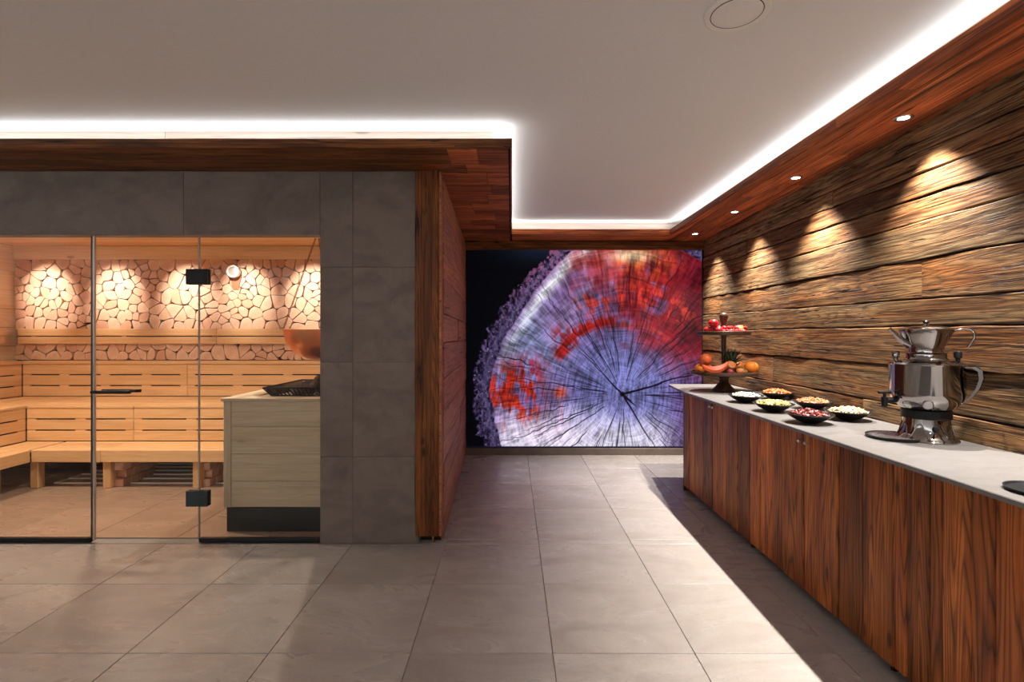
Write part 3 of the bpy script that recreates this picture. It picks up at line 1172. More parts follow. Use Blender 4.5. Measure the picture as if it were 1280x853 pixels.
bpart('inner_plate', ht, HX0 + .151, HX1, HY0 + .161, HY1 - .101, .880, .905, .002, 'liner')
# basket
bs = MB()
o_ = Vector(ht.location)
rim = [(-1.743, 3.56, .976), (-.86, 3.56, .976), (-.86, 4.22, .976), (-1.743, 4.22, .976)]
bot = [(-1.70, 3.60, .918), (-.90, 3.60, .918), (-.90, 4.18, .918), (-1.70, 4.18, .918)]
rim = [Vector(p) - o_ for p in rim]
bot = [Vector(p) - o_ for p in bot]
m = MB()
m.tube(rim, .006, 6, True)
m.build('basket_rim', M_['black'], ht)
m = MB()
m.tube(bot, .006, 6, True)
m.build('basket_foot', M_['black'], ht)
m = MB()
for s in range(4):
    a0, a1, b0, b1 = rim[s], rim[(s + 1) % 4], bot[s], bot[(s + 1) % 4]
    nb = 30 if s % 2 == 0 else 24
    for k in range(nb + 1):
        t_ = k / nb
        m.tube([a0.lerp(a1, t_), b0.lerp(b1, t_)], .0048, 4)
tag(m.build('basket_bars', M_['black'], ht), kind='stuff')
# stones: a heap
sr = random.Random(5)
stones = []
tries = 0
while len(stones) < 34 and tries < 6000:
    tries += 1
    r = sr.uniform(.034, .052)
    x, y_ = sr.uniform(-1.60, -1.12), sr.uniform(3.68, 4.12)
    z = .907 + r * .8
    ok = True
    for k in range(12):
        hit = [s for s in stones if math.dist((x, y_, z), s[:3]) < (r + s[3]) * .93]
        if not hit:
            break
        z += .012
    else:
        ok = False
    lim = 1.06 - abs(x + 1.34) * .30 - abs(y_ - 3.9) * .1
    if ok and z < lim:
        stones.append((x, y_, z, r))
for (x, y_, z, r) in stones:
    m = MB()
    rot = Matrix.Rotation(sr.uniform(0, 6), 3, 'Z') @ Matrix.Rotation(sr.uniform(-.5, .5), 3, 'X')
    m.blob((0, 0, 0), (r * sr.uniform(.95, 1.15), r * sr.uniform(.8, 1.0), r * sr.uniform(.72, .9)), 1, .10, rot, sr)
    o = m.build('stone', M_['rock'], None, Matrix.Translation((x, y_, z)), flat=True)
    tag(o, 'reddish brown sauna stone heaped in the black heater basket', 'stone', 'sauna stones in the heater basket')

# copper bowl on chains
BX, BY, BZ = -1.505, 3.92, 1.158
t = thing('hanging_bowl', 'round copper bowl hanging on chains above the heater', 'bowl', (BX, BY, BZ))
prof = []
for k in range(13):
    a = R(90 * k / 12)
    prof.append((max(.004, .235 * math.sin(a)), .225 * (1 - math.cos(a) ** 1.0)))
prof2 = [(r * .975, z + .006) for r, z in prof[::-1]]
m = MB()
m.lathe(prof + [(.243, .227), (.243, .231)] + prof2, 48)
m.build('bowl', M_['copper'], t)
hook = Vector((.01, 0, SCZ - BZ - .19))
ml = {}
for ci, a in enumerate((200, 320, 80)):
    m = MB()
    p0 = Vector((.236 * math.cos(R(a)), .236 * math.sin(R(a)), .232))
    n_ = 46
    for k in range(n_):
        c_ = p0.lerp(hook, (k + .5) / n_)
        d_ = (hook - p0).normalized()
        u = d_.orthogonal().normalized()
        if k % 2:
            u = d_.cross(u)
        hl_ = (hook - p0).length / n_ * .72
        w_ = .0055
        m.tube([c_ - d_ * hl_, c_ - d_ * hl_ * .5 + u * w_, c_ + d_ * hl_ * .5 + u * w_, c_ + d_ * hl_, c_ + d_ * hl_ * .5 - u * w_, c_ - d_ * hl_ * .5 - u * w_], .0027, 4, True)
    m.build('chain', M_['chain'], t)
m = MB()
m.tube([hook, hook + Vector((0, 0, .19))], .004, 8)
m.blob(hook, (.012, .012, .012), 1)
m.build('hook', M_['chain'], t)

# ================================================================== glass front
GY = YS + .03
X_D0, X_D1 = -2.722, -2.036           # door between its seams


def pane(name, x0, x1, z0, z1, parent):
    m = MB()
    m.box(x0, x1, -.004, .004, z0, z1)
    return m.build(name, M_['glass'], parent)


wl = thing('window_1', 'fixed clear glass panel left of the sauna door', 'glass panel', ((GX0 + X_D0) / 2, GY, 0), kind=S)
ox = wl.location.x
pane('pane', GX0 + .004 - ox, X_D0 - .006 - ox, .028, GZ - .004, wl)
m = MB()
m.cbox(GX0 - ox, X_D0 - .012 - ox, -.014, .014, 0, .028, .002)
m.build('sill', M_['black'], wl)
m = MB()
m.cbox(X_D0 - .016 - ox, X_D0 - .006 - ox, -.007, .007, .028, GZ - .004, .001)
m.build('edge_profile', plain('profile_dark', (.06, .05, .045), .35, .6), wl)
wr = thing('window_2', 'fixed clear glass panel between door and heater wall', 'glass panel', ((GX1 + X_D1) / 2, GY, 0), kind=S)
ox = wr.location.x
pane('pane', X_D1 + .003 - ox, GX1 - .003 - ox, .028, GZ - .004, wr)
m = MB()
m.cbox(X_D1 + .004 - ox, GX1 - .001 - ox, -.014, .014, 0, .028, .002)
m.build('sill', M_['slate_blue'], wr)
dr = thing('door_1', 'frameless glass sauna door with dark handle and hinges', 'door', ((X_D0 + X_D1) / 2, GY, 0), kind=S)
ox = dr.location.x
pane('pane', X_D0 + .003 - ox, X_D1 - .003 - ox, .010, GZ - .006, dr)
m = MB()
m.cbox(X_D0 - .004 - ox, X_D0 + .010 - ox, -.008, .008, .010, GZ - .006, .002)
m.build('edge_profile', plain('profile_light', (.50, .42, .37), .3, .6), dr)
m = MB()
m.cbox(X_D1 - .006 - ox, X_D1 + .004 - ox, -.005, .005, .010, GZ - .006, .001)
m.build('seam', M_['glass_edge'], dr)
# horizontal bar handle, both sides of the glass
hz_ = CAM_H - (490 - 420) / 193
m = MB()
for s in (-1, 1):
    m.tube([(X_D0 + .02 - ox, s * .045, hz_), (X_D0 + .27 - ox, s * .045, hz_)], .011, 12)
    for dx in (.05, .24):
        m.tube([(X_D0 + dx - ox, s * .004, hz_), (X_D0 + dx - ox, s * .045, hz_)], .007, 10)
m.build('handle', M_['black'], dr)
for zz, mat in ((CAM_H + (420 - 346) / 193, 'black'), (CAM_H - (624 - 420) / 193, 'hinge')):
    for s in (-1, 1):
        m = MB()
        for sy in (-1, 1):
            y0, y1 = (.005, .022) if sy > 0 else (-.022, -.005)
            x0, x1 = (X_D1 - .076, X_D1 - .002) if s < 0 else (X_D1 + .002, X_D1 + .064)
            m.cbox(x0 - ox, x1 - ox, y0, y1, zz - .05, zz + .05, .002)
        m.build('hinge_plate', M_[mat], dr)
    m = MB()
    m.lathe([(.011, -.045), (.011, .045)], 14, (X_D1 - ox, -.012, zz))
    m.build('hinge_pin', M_[mat], dr)

# ================================================================== backlit picture
# a print: log end with bark, rings, cracks and red stains on black, backlight glow painted in; colours computed on a fine grid
PX0, PX1, PZ0, PZ1 = -.535, 2.135, .082, 2.306


def vnoise(x, y, seed):
    xi, yi = np.floor(x).astype(np.int64), np.floor(y).astype(np.int64)
    fx, fy = x - xi, y - yi
    fx, fy = fx * fx * (3 - 2 * fx), fy * fy * (3 - 2 * fy)

    def hsh(a, b):
        h = (a * 374761393 + b * 668265263 + seed * 974711) & 0xffffffff
        h = ((h ^ (h >> 13)) * 1274126177) & 0xffffffff
        return ((h ^ (h >> 16)) & 0xffff) / 65535.0
    a, b, c, d = hsh(xi, yi), hsh(xi + 1, yi), hsh(xi, yi + 1), hsh(xi + 1, yi + 1)
    return (a * (1 - fx) + b * fx) * (1 - fy) + (c * (1 - fx) + d * fx) * fy


def fbm(x, y, seed, o=4):
    r, a, t = 0, .5, 0
    for k in range(o):
        r = r + a * vnoise(x * 2 ** k, y * 2 ** k, seed + k * 17)
        t += a
        a *= .55
    return r / t


def sstep(a, b, v):
    t = np.clip((v - a) / (b - a), 0, 1)
    return t * t * (3 - 2 * t)


def lin(c):
    c = np.asarray(c, float) / 255.0
    return np.where(c <= .04045, c / 12.92, ((c + .055) / 1.055) ** 2.4)


def build_mural():
    nx, nz = 620, 520
    U, V = np.meshgrid(np.linspace(0, 1, nx), np.linspace(0, 1, nz))      # V up
    # print units: 293 wide, 247 high, origin top left
    x = U * 293.0
    y = (1 - V) * 247.0
    cx, cy = 195.0, 180.0
    dx, dy = x - cx, y - cy
    wob = (fbm(x / 40, y / 40, 3) - .5)
    r = np.hypot(dx, dy)
    th = np.arctan2(dy, dx)                      # -pi..pi, up = -pi/2
    col = np.zeros(x.shape + (3,))

    def paint(c, m):
        nonlocal col
        m = np.clip(m, 0, 1)[..., None]
        col = col * (1 - m) + np.array(c, float) * m
    # black ground with a bluish sheen at the top
    paint((3, 4, 8), np.ones_like(x))
    paint((26, 42, 70), .6 * np.exp(-((x - 95) / 45) ** 2) * np.exp(-(y / 14) ** 2))
    rag = (fbm(th * 9, r * .03, 11) - .5) * 16 + (fbm(th * 38, r * .06, 12) - .5) * 12
    grow = 32 * sstep(-2.45, -1.75, th) * sstep(1.2, .2, th)
    R_out = 183 + rag * .8 + grow * .8
    inside = sstep(1.5, -1.5, r - R_out)
    R_in = 162 + grow + (fbm(th * 7, th * 0 + 2, 13) - .5) * 8
    # bark
    bt = fbm(x / 2.2, y / 3.0, 21, 3)
    bk2 = fbm(x / 9, y / 9, 22, 2)
    bark = np.array((34, 26, 50)) + (np.clip(bt - .42, -.2, 1) * (.4 + bk2))[..., None] * np.array((190, 165, 215))
    m_b = inside[..., None]
    col = col * (1 - m_b) + np.clip(bark, 6, 225) * m_b
    pk = np.exp(-(((th + 2.0) / .38) ** 2)) * inside
    paint((178, 92, 128), pk * .6 * sstep(.35, .6, bt))
    paint((96, 86, 130), np.exp(-((r - R_in - 7) / 4) ** 2) * inside * .55)
    spk = (vnoise(x * .9, y * .9, 33) > .93) * inside
    paint((205, 198, 222), spk * .6)
    # wood
    wd = sstep(1.2, -1.2, r - R_in)
    m_w = wd[..., None]
    k = sstep(30, 120, r)[..., None]
    base = np.array((112, 110, 170)) * (1 - k) + np.array((116, 88, 142)) * k
    col = col * (1 - m_w) + base * m_w
    rin = R_in - r                                # distance inwards from the bark
    sap = np.exp(-((rin - 11 + wob * 10) / 7.5) ** 2) * np.exp(-(((th + 2.25) / .62) ** 4)) * wd
    paint((222, 218, 222), sap * .95)
    cyan = np.exp(-((rin - 22 + wob * 10) / 16) ** 2) * np.exp(-(((th + 2.62) / .36) ** 2)) * wd
    paint((146, 160, 192), cyan * .6)
    lil = np.exp(-((rin - 52 + wob * 24) / 20) ** 2) * np.exp(-(((th + 1.95) / .6) ** 2)) * wd
    paint((146, 118, 160), lil * .8)
    teal = np.exp(-((x - 98) / 34) ** 2 - ((y - 130) / 34) ** 2) * wd
    paint((122, 142, 184), teal * .7)
    top = np.exp(-((x - 152) / 34) ** 2 - ((y - 10) / 12) ** 2) * wd
    paint((232, 206, 206), top * .85)
    low_glow = sstep(184, 240, y + wob * 26) * sstep(18, 60, x) * sstep(285, 225, x) * wd
    paint((234, 228, 250), low_glow * .95)  # glow of the light box along the bottom, painted as white print colour
    blue = np.exp(-((x - 196) / 58) ** 2 - ((y - 156) / 46) ** 2) * wd
    paint((120, 122, 186), blue * .7)
    right = sstep(235, 290, x) * sstep(128, 185, y) * wd
    paint((78, 52, 104), right * .75)
    # red and orange stains, and the light-box glow at the top
    n1 = fbm(x / 15, y / 15, 51)
    n2 = fbm(x / 4, y / 10, 52)
    nr = fbm(th * 15, r * .05, 53)
    nc = fbm(th * 3.5, r * .16, 54)
    s = sstep(170, 285, x + (112 - y) * .72 + (n1 - .5) * 130) * sstep(180, 112, y + (n1 - .5) * 40) * wd
    paint((150, 26, 30), s * .95 * (.25 + .75 * sstep(.30, .46, nr * .4 + nc * .3 + n1 * .3)))
    deep = sstep(225, 285, x) * sstep(165, 90, y) * wd
    paint((96, 16, 34), deep * .8)
    org = np.exp(-((x - 222) / 38) ** 2 - ((y - 14) / 20) ** 2) * wd
    paint((226, 92, 40), org * .9 * sstep(.3, .55, n2))  # orange stain, with light of the top hot spot painted in
    top_glow = np.exp(-((x - 208) / 26) ** 2 - ((y - 7) / 9) ** 2) * wd
    paint((255, 226, 180), top_glow * .95)  # backlight hot spot at the top painted into the print colour
    arc = np.exp(-((r - 93 + wob * 16) / 7) ** 2) * sstep(-2.72, -2.5, th) * sstep(-1.5, -1.85, th) * wd
    paint((160, 30, 26), np.clip(arc * 1.5 * sstep(.36, .50, nc * .5 + n2 * .5), 0, .95))
    arcb = np.exp(-((r - 88 + wob * 10) / 4) ** 2) * sstep(-1.9, -1.5, th) * sstep(-.7, -1.1, th) * wd
    paint((176, 60, 62), np.clip(arcb * 1.3 * sstep(.40, .52, nc * .5 + n2 * .5), 0, .85))
    arc2 = np.exp(-((r - 126 + wob * 22) / 16) ** 2) * sstep(-2.15, -1.8, th) * sstep(-.6, -1.2, th) * wd
    paint((196, 56, 44), np.clip(arc2 * 1.6 * sstep(.47, .56, nr * .4 + n2 * .3 + nc * .3), 0, .85))
    lft = np.exp(-((x - 60) / 34) ** 4 - ((y - 180) / 36) ** 4) * wd
    pat = sstep(.44, .56, fbm(x / 6, y / 26, 55) * .5 + n2 * .25 + fbm(x / 16, y / 16, 57) * .25)
    paint((180, 40, 22), np.clip(lft * 1.25 * pat, 0, .94))
    lft2 = np.exp(-((x - 118) / 8) ** 2 - ((y - 178) / 7) ** 2) * wd
    paint((204, 66, 32), lft2 * .9)
    lft4 = np.exp(-((x - 117) / 5) ** 2 - ((y - 208) / 14) ** 2) * wd
    paint((200, 90, 100), lft4 * .7 * sstep(.42, .55, n2))
    lft3 = np.exp(-((x - 82) / 20) ** 2 - ((y - 146) / 16) ** 2) * wd
    paint((140, 36, 62), lft3 * .85 * sstep(.42, .55, n2))
    lft5 = np.exp(-((x - 120) / 14) ** 2 - ((y - 104) / 10) ** 2) * wd
    paint((150, 44, 52), lft5 * .85 * sstep(.45, .55, n2))
    pinkb = np.exp(-((x - 100) / 45) ** 2 - ((y - 228) / 16) ** 2) * wd
    paint((240, 196, 226), pinkb * .4)
    # growth rings, rays and saw marks over everything
    ring2 = fbm((r + wob * 14) / 1.9, th * 3.2, 43, 3)
    ray = fbm(th * 64, r * .07, 45, 3)
    ray2 = fbm(th * 26 + r * .004, r * .10, 46, 3)
    streak = fbm((x + y * .18) / 1.5 + wob * 4, y / 34, 47, 3)
    lowf = fbm(x / 26, y / 26, 48, 3)
    shade = .94 + (ring2 - .5) * .5 + (ray - .5) * .7 + (ray2 - .5) * .45 + (streak - .5) * .75 * sstep(120, 170, y) * sstep(215, 190, y) + (lowf - .5) * .7
    col = col * (1 + (np.clip(shade, .35, 1.22)[..., None] - 1) * m_w)
    paint((242, 236, 254), low_glow * .5 * sstep(.3, .6, streak))  # more of the bottom backlight glow, painted over the streaks
    # cracks: wavering radial lines
    rg = np.random.RandomState(4)

    def crack(a, r0, r1, wdt, dark=1.0, wv=.05):
        nonlocal col
        ph = rg.uniform(0, 50)
        aa = a + (fbm(r * .05 + ph, r * 0 + ph, 61, 3) - .5) * wv * 2
        d = np.abs(np.angle(np.exp(1j * (th - aa)))) * r
        u = np.clip((r - r0) / (r1 - r0), 0, 1)
        ww = wdt * (1.15 - u) * np.minimum(1, .4 + 3 * u + (1 if r0 < 2 else 0))
        m = sstep(ww + .5, ww - .35, d) * sstep(r0 - 2, r0 + 6, r) * sstep(r1 + 2, r1 - 10, r) * wd
        paint((14, 8, 22), m * dark)
    for k in range(54):
        a = -math.pi + 2 * math.pi * (k + rg.uniform(-.45, .45)) / 54
        r0 = rg.uniform(18, 120)
        crack(a, r0, r0 + rg.uniform(50, 100), rg.uniform(.35, .7), rg.uniform(.6, .95), .05)
    for k in range(80):
        a = rg.uniform(-math.pi, math.pi)
        r0 = rg.uniform(30, 140)
        crack(a, r0, r0 + rg.uniform(18, 55), rg.uniform(.15, .4), rg.uniform(.4, .8), .03)
    for (a, r1, wd_) in ((-.27, 110, 1.5), (1.02, 95, 1.2), (.72, 26, 1.9), (-2.32, 85, .8), (-2.36, 30, 1.2), (-.83, 120, .6), (-1.25, 110, .55), (2.75, 190, .7), (2.52, 120, .6), (1.55, 80, .6), (-3.0, 180, .6), (.03, 100, .6), (1.95, 90, .55), (-1.7, 130, .55), (-2.05, 175, .6)):
        crack(a, 0 if wd_ > .7 else rg.uniform(8, 30), r1, wd_ * .8, .97, .06)
    paint((10, 6, 16), sstep(4, 2, r))
    # dark frame of the fabric at its lower edge
    paint((20, 16, 30), sstep(244.5, 246, y))
    col = np.clip(col, 0, 255)
    rgb = lin(col)
    me = bpy.data.meshes.new('print')
    X3 = PX0 + U * (PX1 - PX0)
    Z3_ = PZ0 + V * (PZ1 - PZ0)
    co = np.stack([X3, np.full_like(X3, YF - .026), Z3_], -1).reshape(-1, 3)
    idx = np.arange(nx * nz).reshape(nz, nx)
    q_ = np.stack([idx[:-1, :-1], idx[:-1, 1:], idx[1:, 1:], idx[1:, :-1]], -1).reshape(-1, 4)
    me.vertices.add(len(co))
    me.vertices.foreach_set('co', co.ravel().astype(np.float32))
    me.loops.add(q_.size)
    me.loops.foreach_set('vertex_index', q_.ravel().astype(np.int32))
    me.polygons.add(len(q_))
    me.polygons.foreach_set('loop_start', np.arange(0, q_.size, 4, dtype=np.int32))
    me.update(calc_edges=True)
    at = me.color_attributes.new('print_colour', 'FLOAT_COLOR', 'POINT')
    rgba = np.ones((nx * nz, 4), np.float32)
    rgba[:, :3] = rgb.reshape(-1, 3)
    at.data.foreach_set('color', rgba.ravel())
    mat, nt, n, l, b = new_mat('backlit_print')
    q = NT(nt)
    a_ = q.node('ShaderNodeAttribute', attribute_name='print_colour')
    b.inputs['Base Color'].default_value = (.02, .02, .02, 1)
    b.inputs['Roughness'].default_value = .5
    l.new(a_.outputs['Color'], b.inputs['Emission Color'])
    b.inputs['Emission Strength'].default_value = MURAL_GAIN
    b.inputs['Specular IOR Level'].default_value = .05
    b.inputs['Base Color'].default_value = (.004, .004, .004, 1)
    me.materials.append(mat)
    t = thing('backlit_picture', 'backlit picture of a cut log with red stains filling the end wall', 'picture', (0, 0, 0))
    o = bpy.data.objects.new('print', me)
    COL.objects.link(o)
    o.parent = t
    m = MB()
    m.box(PX0 - .001, PX1 + .001, YF - .0255, YF - .001, PZ0 - .002, PZ1 + .001)
    m.build('light_box', M_['black'], t)
    m = MB()
    m.cbox(PX1 + .002, PX1 + .016, YF - .03, YF - .001, PZ0 - .002, PZ1, .002)
    m.build('side_profile', M_['black'], t)


MURAL_GAIN = 1.0
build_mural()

# ================================================================== lamps in the border
labs = ['small recessed downlight in the border nearest the backlit picture', 'second small recessed downlight from the backlit picture', 'third small recessed downlight from the backlit picture', 'largest visible recessed downlight, fourth from the backlit picture', 'recessed downlight above the near end of the counter', 'recessed downlight in the border behind the viewer']
for i in range(6):
    y = 5.30 - .94 * i
    t = thing('downlight', labs[i], 'downlight', (1.908, y, SOF - .007))
    m = MB()
    m.lathe([(.026, -.001), (.038, -.003), (.042, 0), (.042, .004), (.026, .006)], 24, close=True)
    m.build('ring', M_['steel'], t)
    m = MB()
    m.lathe([(.0255, .0), (.0255, .004)], 20)
    m.build('lens', M_['lens'], t)
    spot_light('downlight_light', (0, 0, -.012), (0, R(0), 0), SPOT_W, SPOT_COL, 90, 1.0, .016, t)

# round flush fixture in the plaster ceiling
CK = CEIL - CAM_H
fy = F_PX * CK / (420 - 14)
t = thing('ceiling_fixture', 'round flush white fixture with a thin dark ring in the plaster ceiling', 'fixture', ((921 - 640) * fy / F_PX, fy, CEIL))
m = MB()
m.lathe([(.092, -.008), (.108, -.015), (.116, -.010), (.118, 0)], 48)
m.build('ring', M_['white'], t)
m = MB()
m.lathe([(.0001, -.0125), (.05, -.013), (.088, -.0105), (.0905, -.0085)], 48)
m.build('grille', M_['grille'], t)
m = MB()
m.tube([(.0915 * math.cos(k * math.pi / 24), .0915 * math.sin(k * math.pi / 24), -.0085) for k in range(48)], .0016, 6, True)
m.build('gasket', M_['black'], t)
# unseen lamps added behind the camera as room fill
for i, (x, y) in enumerate(((-1.6, -1.3), (.6, -1.2))):
    t = thing('ceiling_lamp', ['round flush ceiling lamp behind the viewer on the left', 'round flush ceiling lamp behind the viewer on the right'][i], 'lamp', (x, y, CEIL))
    m = MB()
    m.lathe([(.13, -.02), (.14, 0)], 32)
    m.build('ring', M_['white'], t)
    m = MB()
    m.lathe([(.12, -.024), (.12, -.0202)], 32)
    m.build('diffuser', M_['lens'] if False else emit('diffuser', (1, .93, .86), 1.5), t)
    area_light('ceiling_lamp_light', (0, 0, -.03), (0, 0, 0), .22, .22, ROOM_W, (1, .92, .85), t)

# ================================================================== counter
CT, CB = .868, .85
XD = 1.487
ct = MB()
poly = [(1.452, .6), (xw(.6) - .03, .6), (xw(4.99) - .03, 4.99), (1.535, 4.99), (1.505, 4.75), (1.462, 4.35)]
n_ = len(poly)
vv = [(x, y, CB) for x, y in poly] + [(x, y, CT - .003) for x, y in poly]
cxp, cyp = sum(p[0] for p in poly) / n_, sum(p[1] for p in poly) / n_
vv += [(x + (.003 if x < cxp else -.003), y + (.003 if y < cyp else -.003), CT) for x, y in poly]
ff = [tuple(range(n_))[::-1], tuple(range(2 * n_, 3 * n_))]
for i in range(n_):
    j = (i + 1) % n_
    ff += [(i, j, n_ + j, n_ + i), (n_ + i, n_ + j, 2 * n_ + j, 2 * n_ + i)]
ct.add(vv, ff)
tag(ct.build('worktop', M_['worktop']), 'long pale grey stone worktop on the wooden cabinets', 'worktop')

bounds = [4.42, 4.279, 4.148, 3.965, 3.783, 3.694, 3.535, 3.358, 3.184, 3.054, 2.921, 2.777, 2.594, 2.489, 2.321, 2.156, 1.983, 1.922, 1.815, 1.759, 1.652, 1.567, 1.478, 1.36, 1.21, 1.08, .93, .80]
units = [('wooden board-fronted cabinet at the far end of the counter', 4.42, 3.783, 3.184), ('wooden board-fronted middle cabinet of the counter', 3.184, 2.594, 1.922), ('wooden board-fronted cabinet at the near end of the counter', 1.922, 1.36, .80)]
for ui, (lab, y0, ym, y1) in enumerate(units):
    t = thing('cabinet', lab, 'cabinet', (1.80, (y0 + y1) / 2, 0))
    oy = t.location.y
    xb = xw(min(y0, y1)) - .035
    m = MB()
    m.box(XD + .03 - 1.8, xb - 1.8, y1 - oy + .001, y0 - oy - .001 - (.02 if ui == 0 else 0), .06, CB - .002)
    m.build('body', M_['dark_gap'], t)
    m = MB()
    m.box(XD + .06 - 1.8, xb - 1.8, y1 - oy + .001, y0 - oy - .03, .0, .06)
    m.build('plinth', M_['black'], t)
    if ui == 0:
        plank('end_panel', CB - .004, (XD - 1.8 - .0, XD - 1.8 - .0), (xb - 1.8, xb - 1.8), .02, M_['cabinet'], t, frame((0, y0 - oy - .02, 0.002), (0, 0, 1), (1, 0, 0)) @ Matrix.Identity(4), 4, .001, .003)
    m = MB()
    m.lathe([(.014, 0), (.014, .06)], 10, (XD + .05 - 1.8, (ym - oy) - .55, 0))
    m.build('foot', M_['black'], t)
    for d0, d1, side in ((y0 - (.022 if ui == 0 else 0), ym, 1), (ym, y1, -1)):
        m = MB()
        m.box(XD + .018 - 1.8, XD + .0295 - 1.8, d1 - oy + .002, d0 - oy - .002, .052, CB - .006)
        door = m.build('door', M_['dark_gap'], t)
        bb = [d0 - .001] + [b_ for b_ in bounds if d1 + .02 < b_ < d0 - .02] + [d1 + .001]
        for a, b_ in zip(bb[:-1], bb[1:]):
            # vertical board facing -x: ex = up, ey = +y gives ez = up x y = -x
            Mx = frame((XD + .018 - 1.8, b_ - oy, .05), (0, 0, 1), (0, 1, 0))
            plank('board', CB - .058, (.001, .001), (a - b_ - .001, a - b_ - .001), .015 + RND.uniform(0, .005), M_['cabinet'], door, Mx, 6, .0014, .005)
        m = MB()
        yl = ym + side * .03 - oy
        MXr = Matrix.Rotation(R(-90), 3, 'Y')
        m.lathe([(.009, 0), (.009, .012), (.0065, .016)], 14, (XD - 1.8 + .0, yl, .80 + (.012 if ui == 0 else 0)), MXr)
        m.build('lock', M_['steel'], door)

# round black tray at the near end of the worktop
m = MB()
m.lathe([(.085, 0), (.092, .004), (.095, .012), (.091, .012), (.086, .006), (.0001, .006)], 40)
o = m.build('plate', M_['black'], None, Matrix.Translation((1.605, 1.53, CT)))
tag(o, 'flat round black plate at the near end of the worktop', 'plate')

# ------------------------------------------------------------------ bowls with dried fruit and nuts
def food_mat(name, cols_, rough=.6, sub=.0):
    m, nt, n, l, b = new_mat(name)
    q = NT(nt)
    tc = q.node('ShaderNodeTexCoord').outputs['Object']
    vo = q.node('ShaderNodeTexVoronoi')
    l.new(tc, vo.inputs['Vector'])
    vo.inputs['Scale'].default_value = 70
    sep = q.node('ShaderNodeSeparateColor')
    l.new(vo.outputs['Color'], sep.inputs[0])
    col = q.mix(q.ramp(sep.outputs[0], .2, .8), cols_[0], cols_[1])
    col = q.mix(q.ramp(sep.outputs[1], .6, .95), col, cols_[2])
    l.new(col, b.inputs['Base Color'])
    b.inputs['Roughness'].default_value = rough
    return m


foods = [
    ('coconut_flakes', 1.667, 3.63, 'white flakes heaped in the black bowl nearest the fruit stand', 'black bowl of white flakes in the front row', food_mat('coconut', ((0.562, 0.540, 0.490), (0.504, 0.475, 0.418), (0.612, 0.598, 0.562))), (.011, .006, .0025), 190, 0),
    ('dried_apricots', 1.982, 3.82, 'deep orange dried fruit in the black rear bowl by the wall', 'black bowl of deep orange dried fruit by the plank wall', food_mat('apricot', ((0.475, 0.122, 0.022), (0.389, 0.079, 0.011), (0.540, 0.194, 0.036)), .45), (.013, .011, .007), 130, 0),
    ('banana_chips', 1.640, 3.19, 'pale yellow dried fruit pieces in the middle front bowl', 'black bowl of pale yellow fruit pieces in the front row', food_mat('banana', ((0.446, 0.360, 0.115), (0.374, 0.302, 0.072), (0.518, 0.432, 0.202))), (.012, .009, .005), 150, 0),
    ('papaya_cubes', 1.945, 3.295, 'salmon orange dried fruit cubes in the middle rear bowl', 'black bowl of salmon orange fruit cubes in the rear row', food_mat('papaya', ((0.504, 0.173, 0.065), (0.446, 0.122, 0.043), (0.562, 0.259, 0.122)), .5), (.009, .008, .007), 170, 0),
    ('dried_cranberries', 1.618, 2.766, 'dark red dried berries in the near front bowl', 'black bowl of dark red berries in the front row', food_mat('cranberry', ((0.158, 0.016, 0.014), (0.216, 0.036, 0.025), (0.086, 0.009, 0.010)), .4), (.014, .009, .008), 120, 0),
    ('nuts', 1.895, 2.87, 'cream coloured nuts heaped in the near rear bowl', 'black bowl of cream nuts nearest the chrome urn', food_mat('nut', ((0.490, 0.403, 0.259), (0.432, 0.331, 0.194), (0.547, 0.475, 0.346))), (.011, .008, .007), 160, 0),
]
bowl_prof = [(.0001, .0), (.036, 0), (.040, .003), (.060, .012), (.088, .028), (.110, .043), (.118, .049), (.1195, .052), (.117, .0525), (.108, .046), (.085, .032), (.058, .017), (.036, .009), (.0001, .008)]
fr_ = random.Random(3)
for (nm, x, y, lab_f, lab_b, mat, sz, cnt, _) in foods:
    m = MB()
    m.lathe(bowl_prof, 44)
    ob = m.build('bowl', M_['bowl'], None, Matrix.Translation((x, y, CT)) @ Matrix.Rotation(fr_.uniform(0, 3), 4, 'Z'))
    tag(ob, lab_b, 'bowl', 'black bowls on the worktop')
    m = MB()
    # a heap: filler dome under loose pieces
    m.lathe([(.0001, .016), (.060, .024), (.088, .038), (.078, .050), (.05, .060), (.02, .064), (.0001, .065)], 20)
    for k in range(cnt):
        rr = .094 * math.sqrt(fr_.random())
        a = fr_.uniform(0, 6.283)
        zz = .066 - .022 * (rr / .094) ** 2 + fr_.uniform(-.004, .007)
        rot = Matrix.Rotation(fr_.uniform(0, 6.28), 3, 'Z') @ Matrix.Rotation(fr_.uniform(-.9, .9), 3, 'X') @ Matrix.Rotation(fr_.uniform(-.9, .9), 3, 'Y')
        m.blob((rr * math.cos(a), rr * math.sin(a), zz), sz, 0, .18, rot, fr_)
    of = m.build(nm, mat, None, Matrix.Translation((x, y, CT)))
    tag(of, lab_f, 'food', kind='stuff')

# ------------------------------------------------------------------ two tier fruit stand
FX, FY = 1.822, 4.38
t = thing('fruit_stand', 'dark two-tier wooden fruit stand at the far end of the worktop', 'stand', (FX, FY, CT))
m = MB()
m.lathe([(.0001, 0), (.090, 0), (.094, .006), (.090, .014), (.066, .040), (.045, .066), (.038, .078), (.043, .086), (.036, .094), (.046, .118), (.058, .134), (.06, .14)], 36)
m.build('foot', M_['stand_wood'], t)
L1, L2 = .138, .478                      # plate heights above the worktop


def plate(r, z):
    return [(.0001, z), (r * .93, z), (r * .985, z + .006), (r, z + .016), (r, z + .030), (r * .988, z + .033), (r * .97, z + .030), (r * .965, z + .016), (.0001, z + .014)]


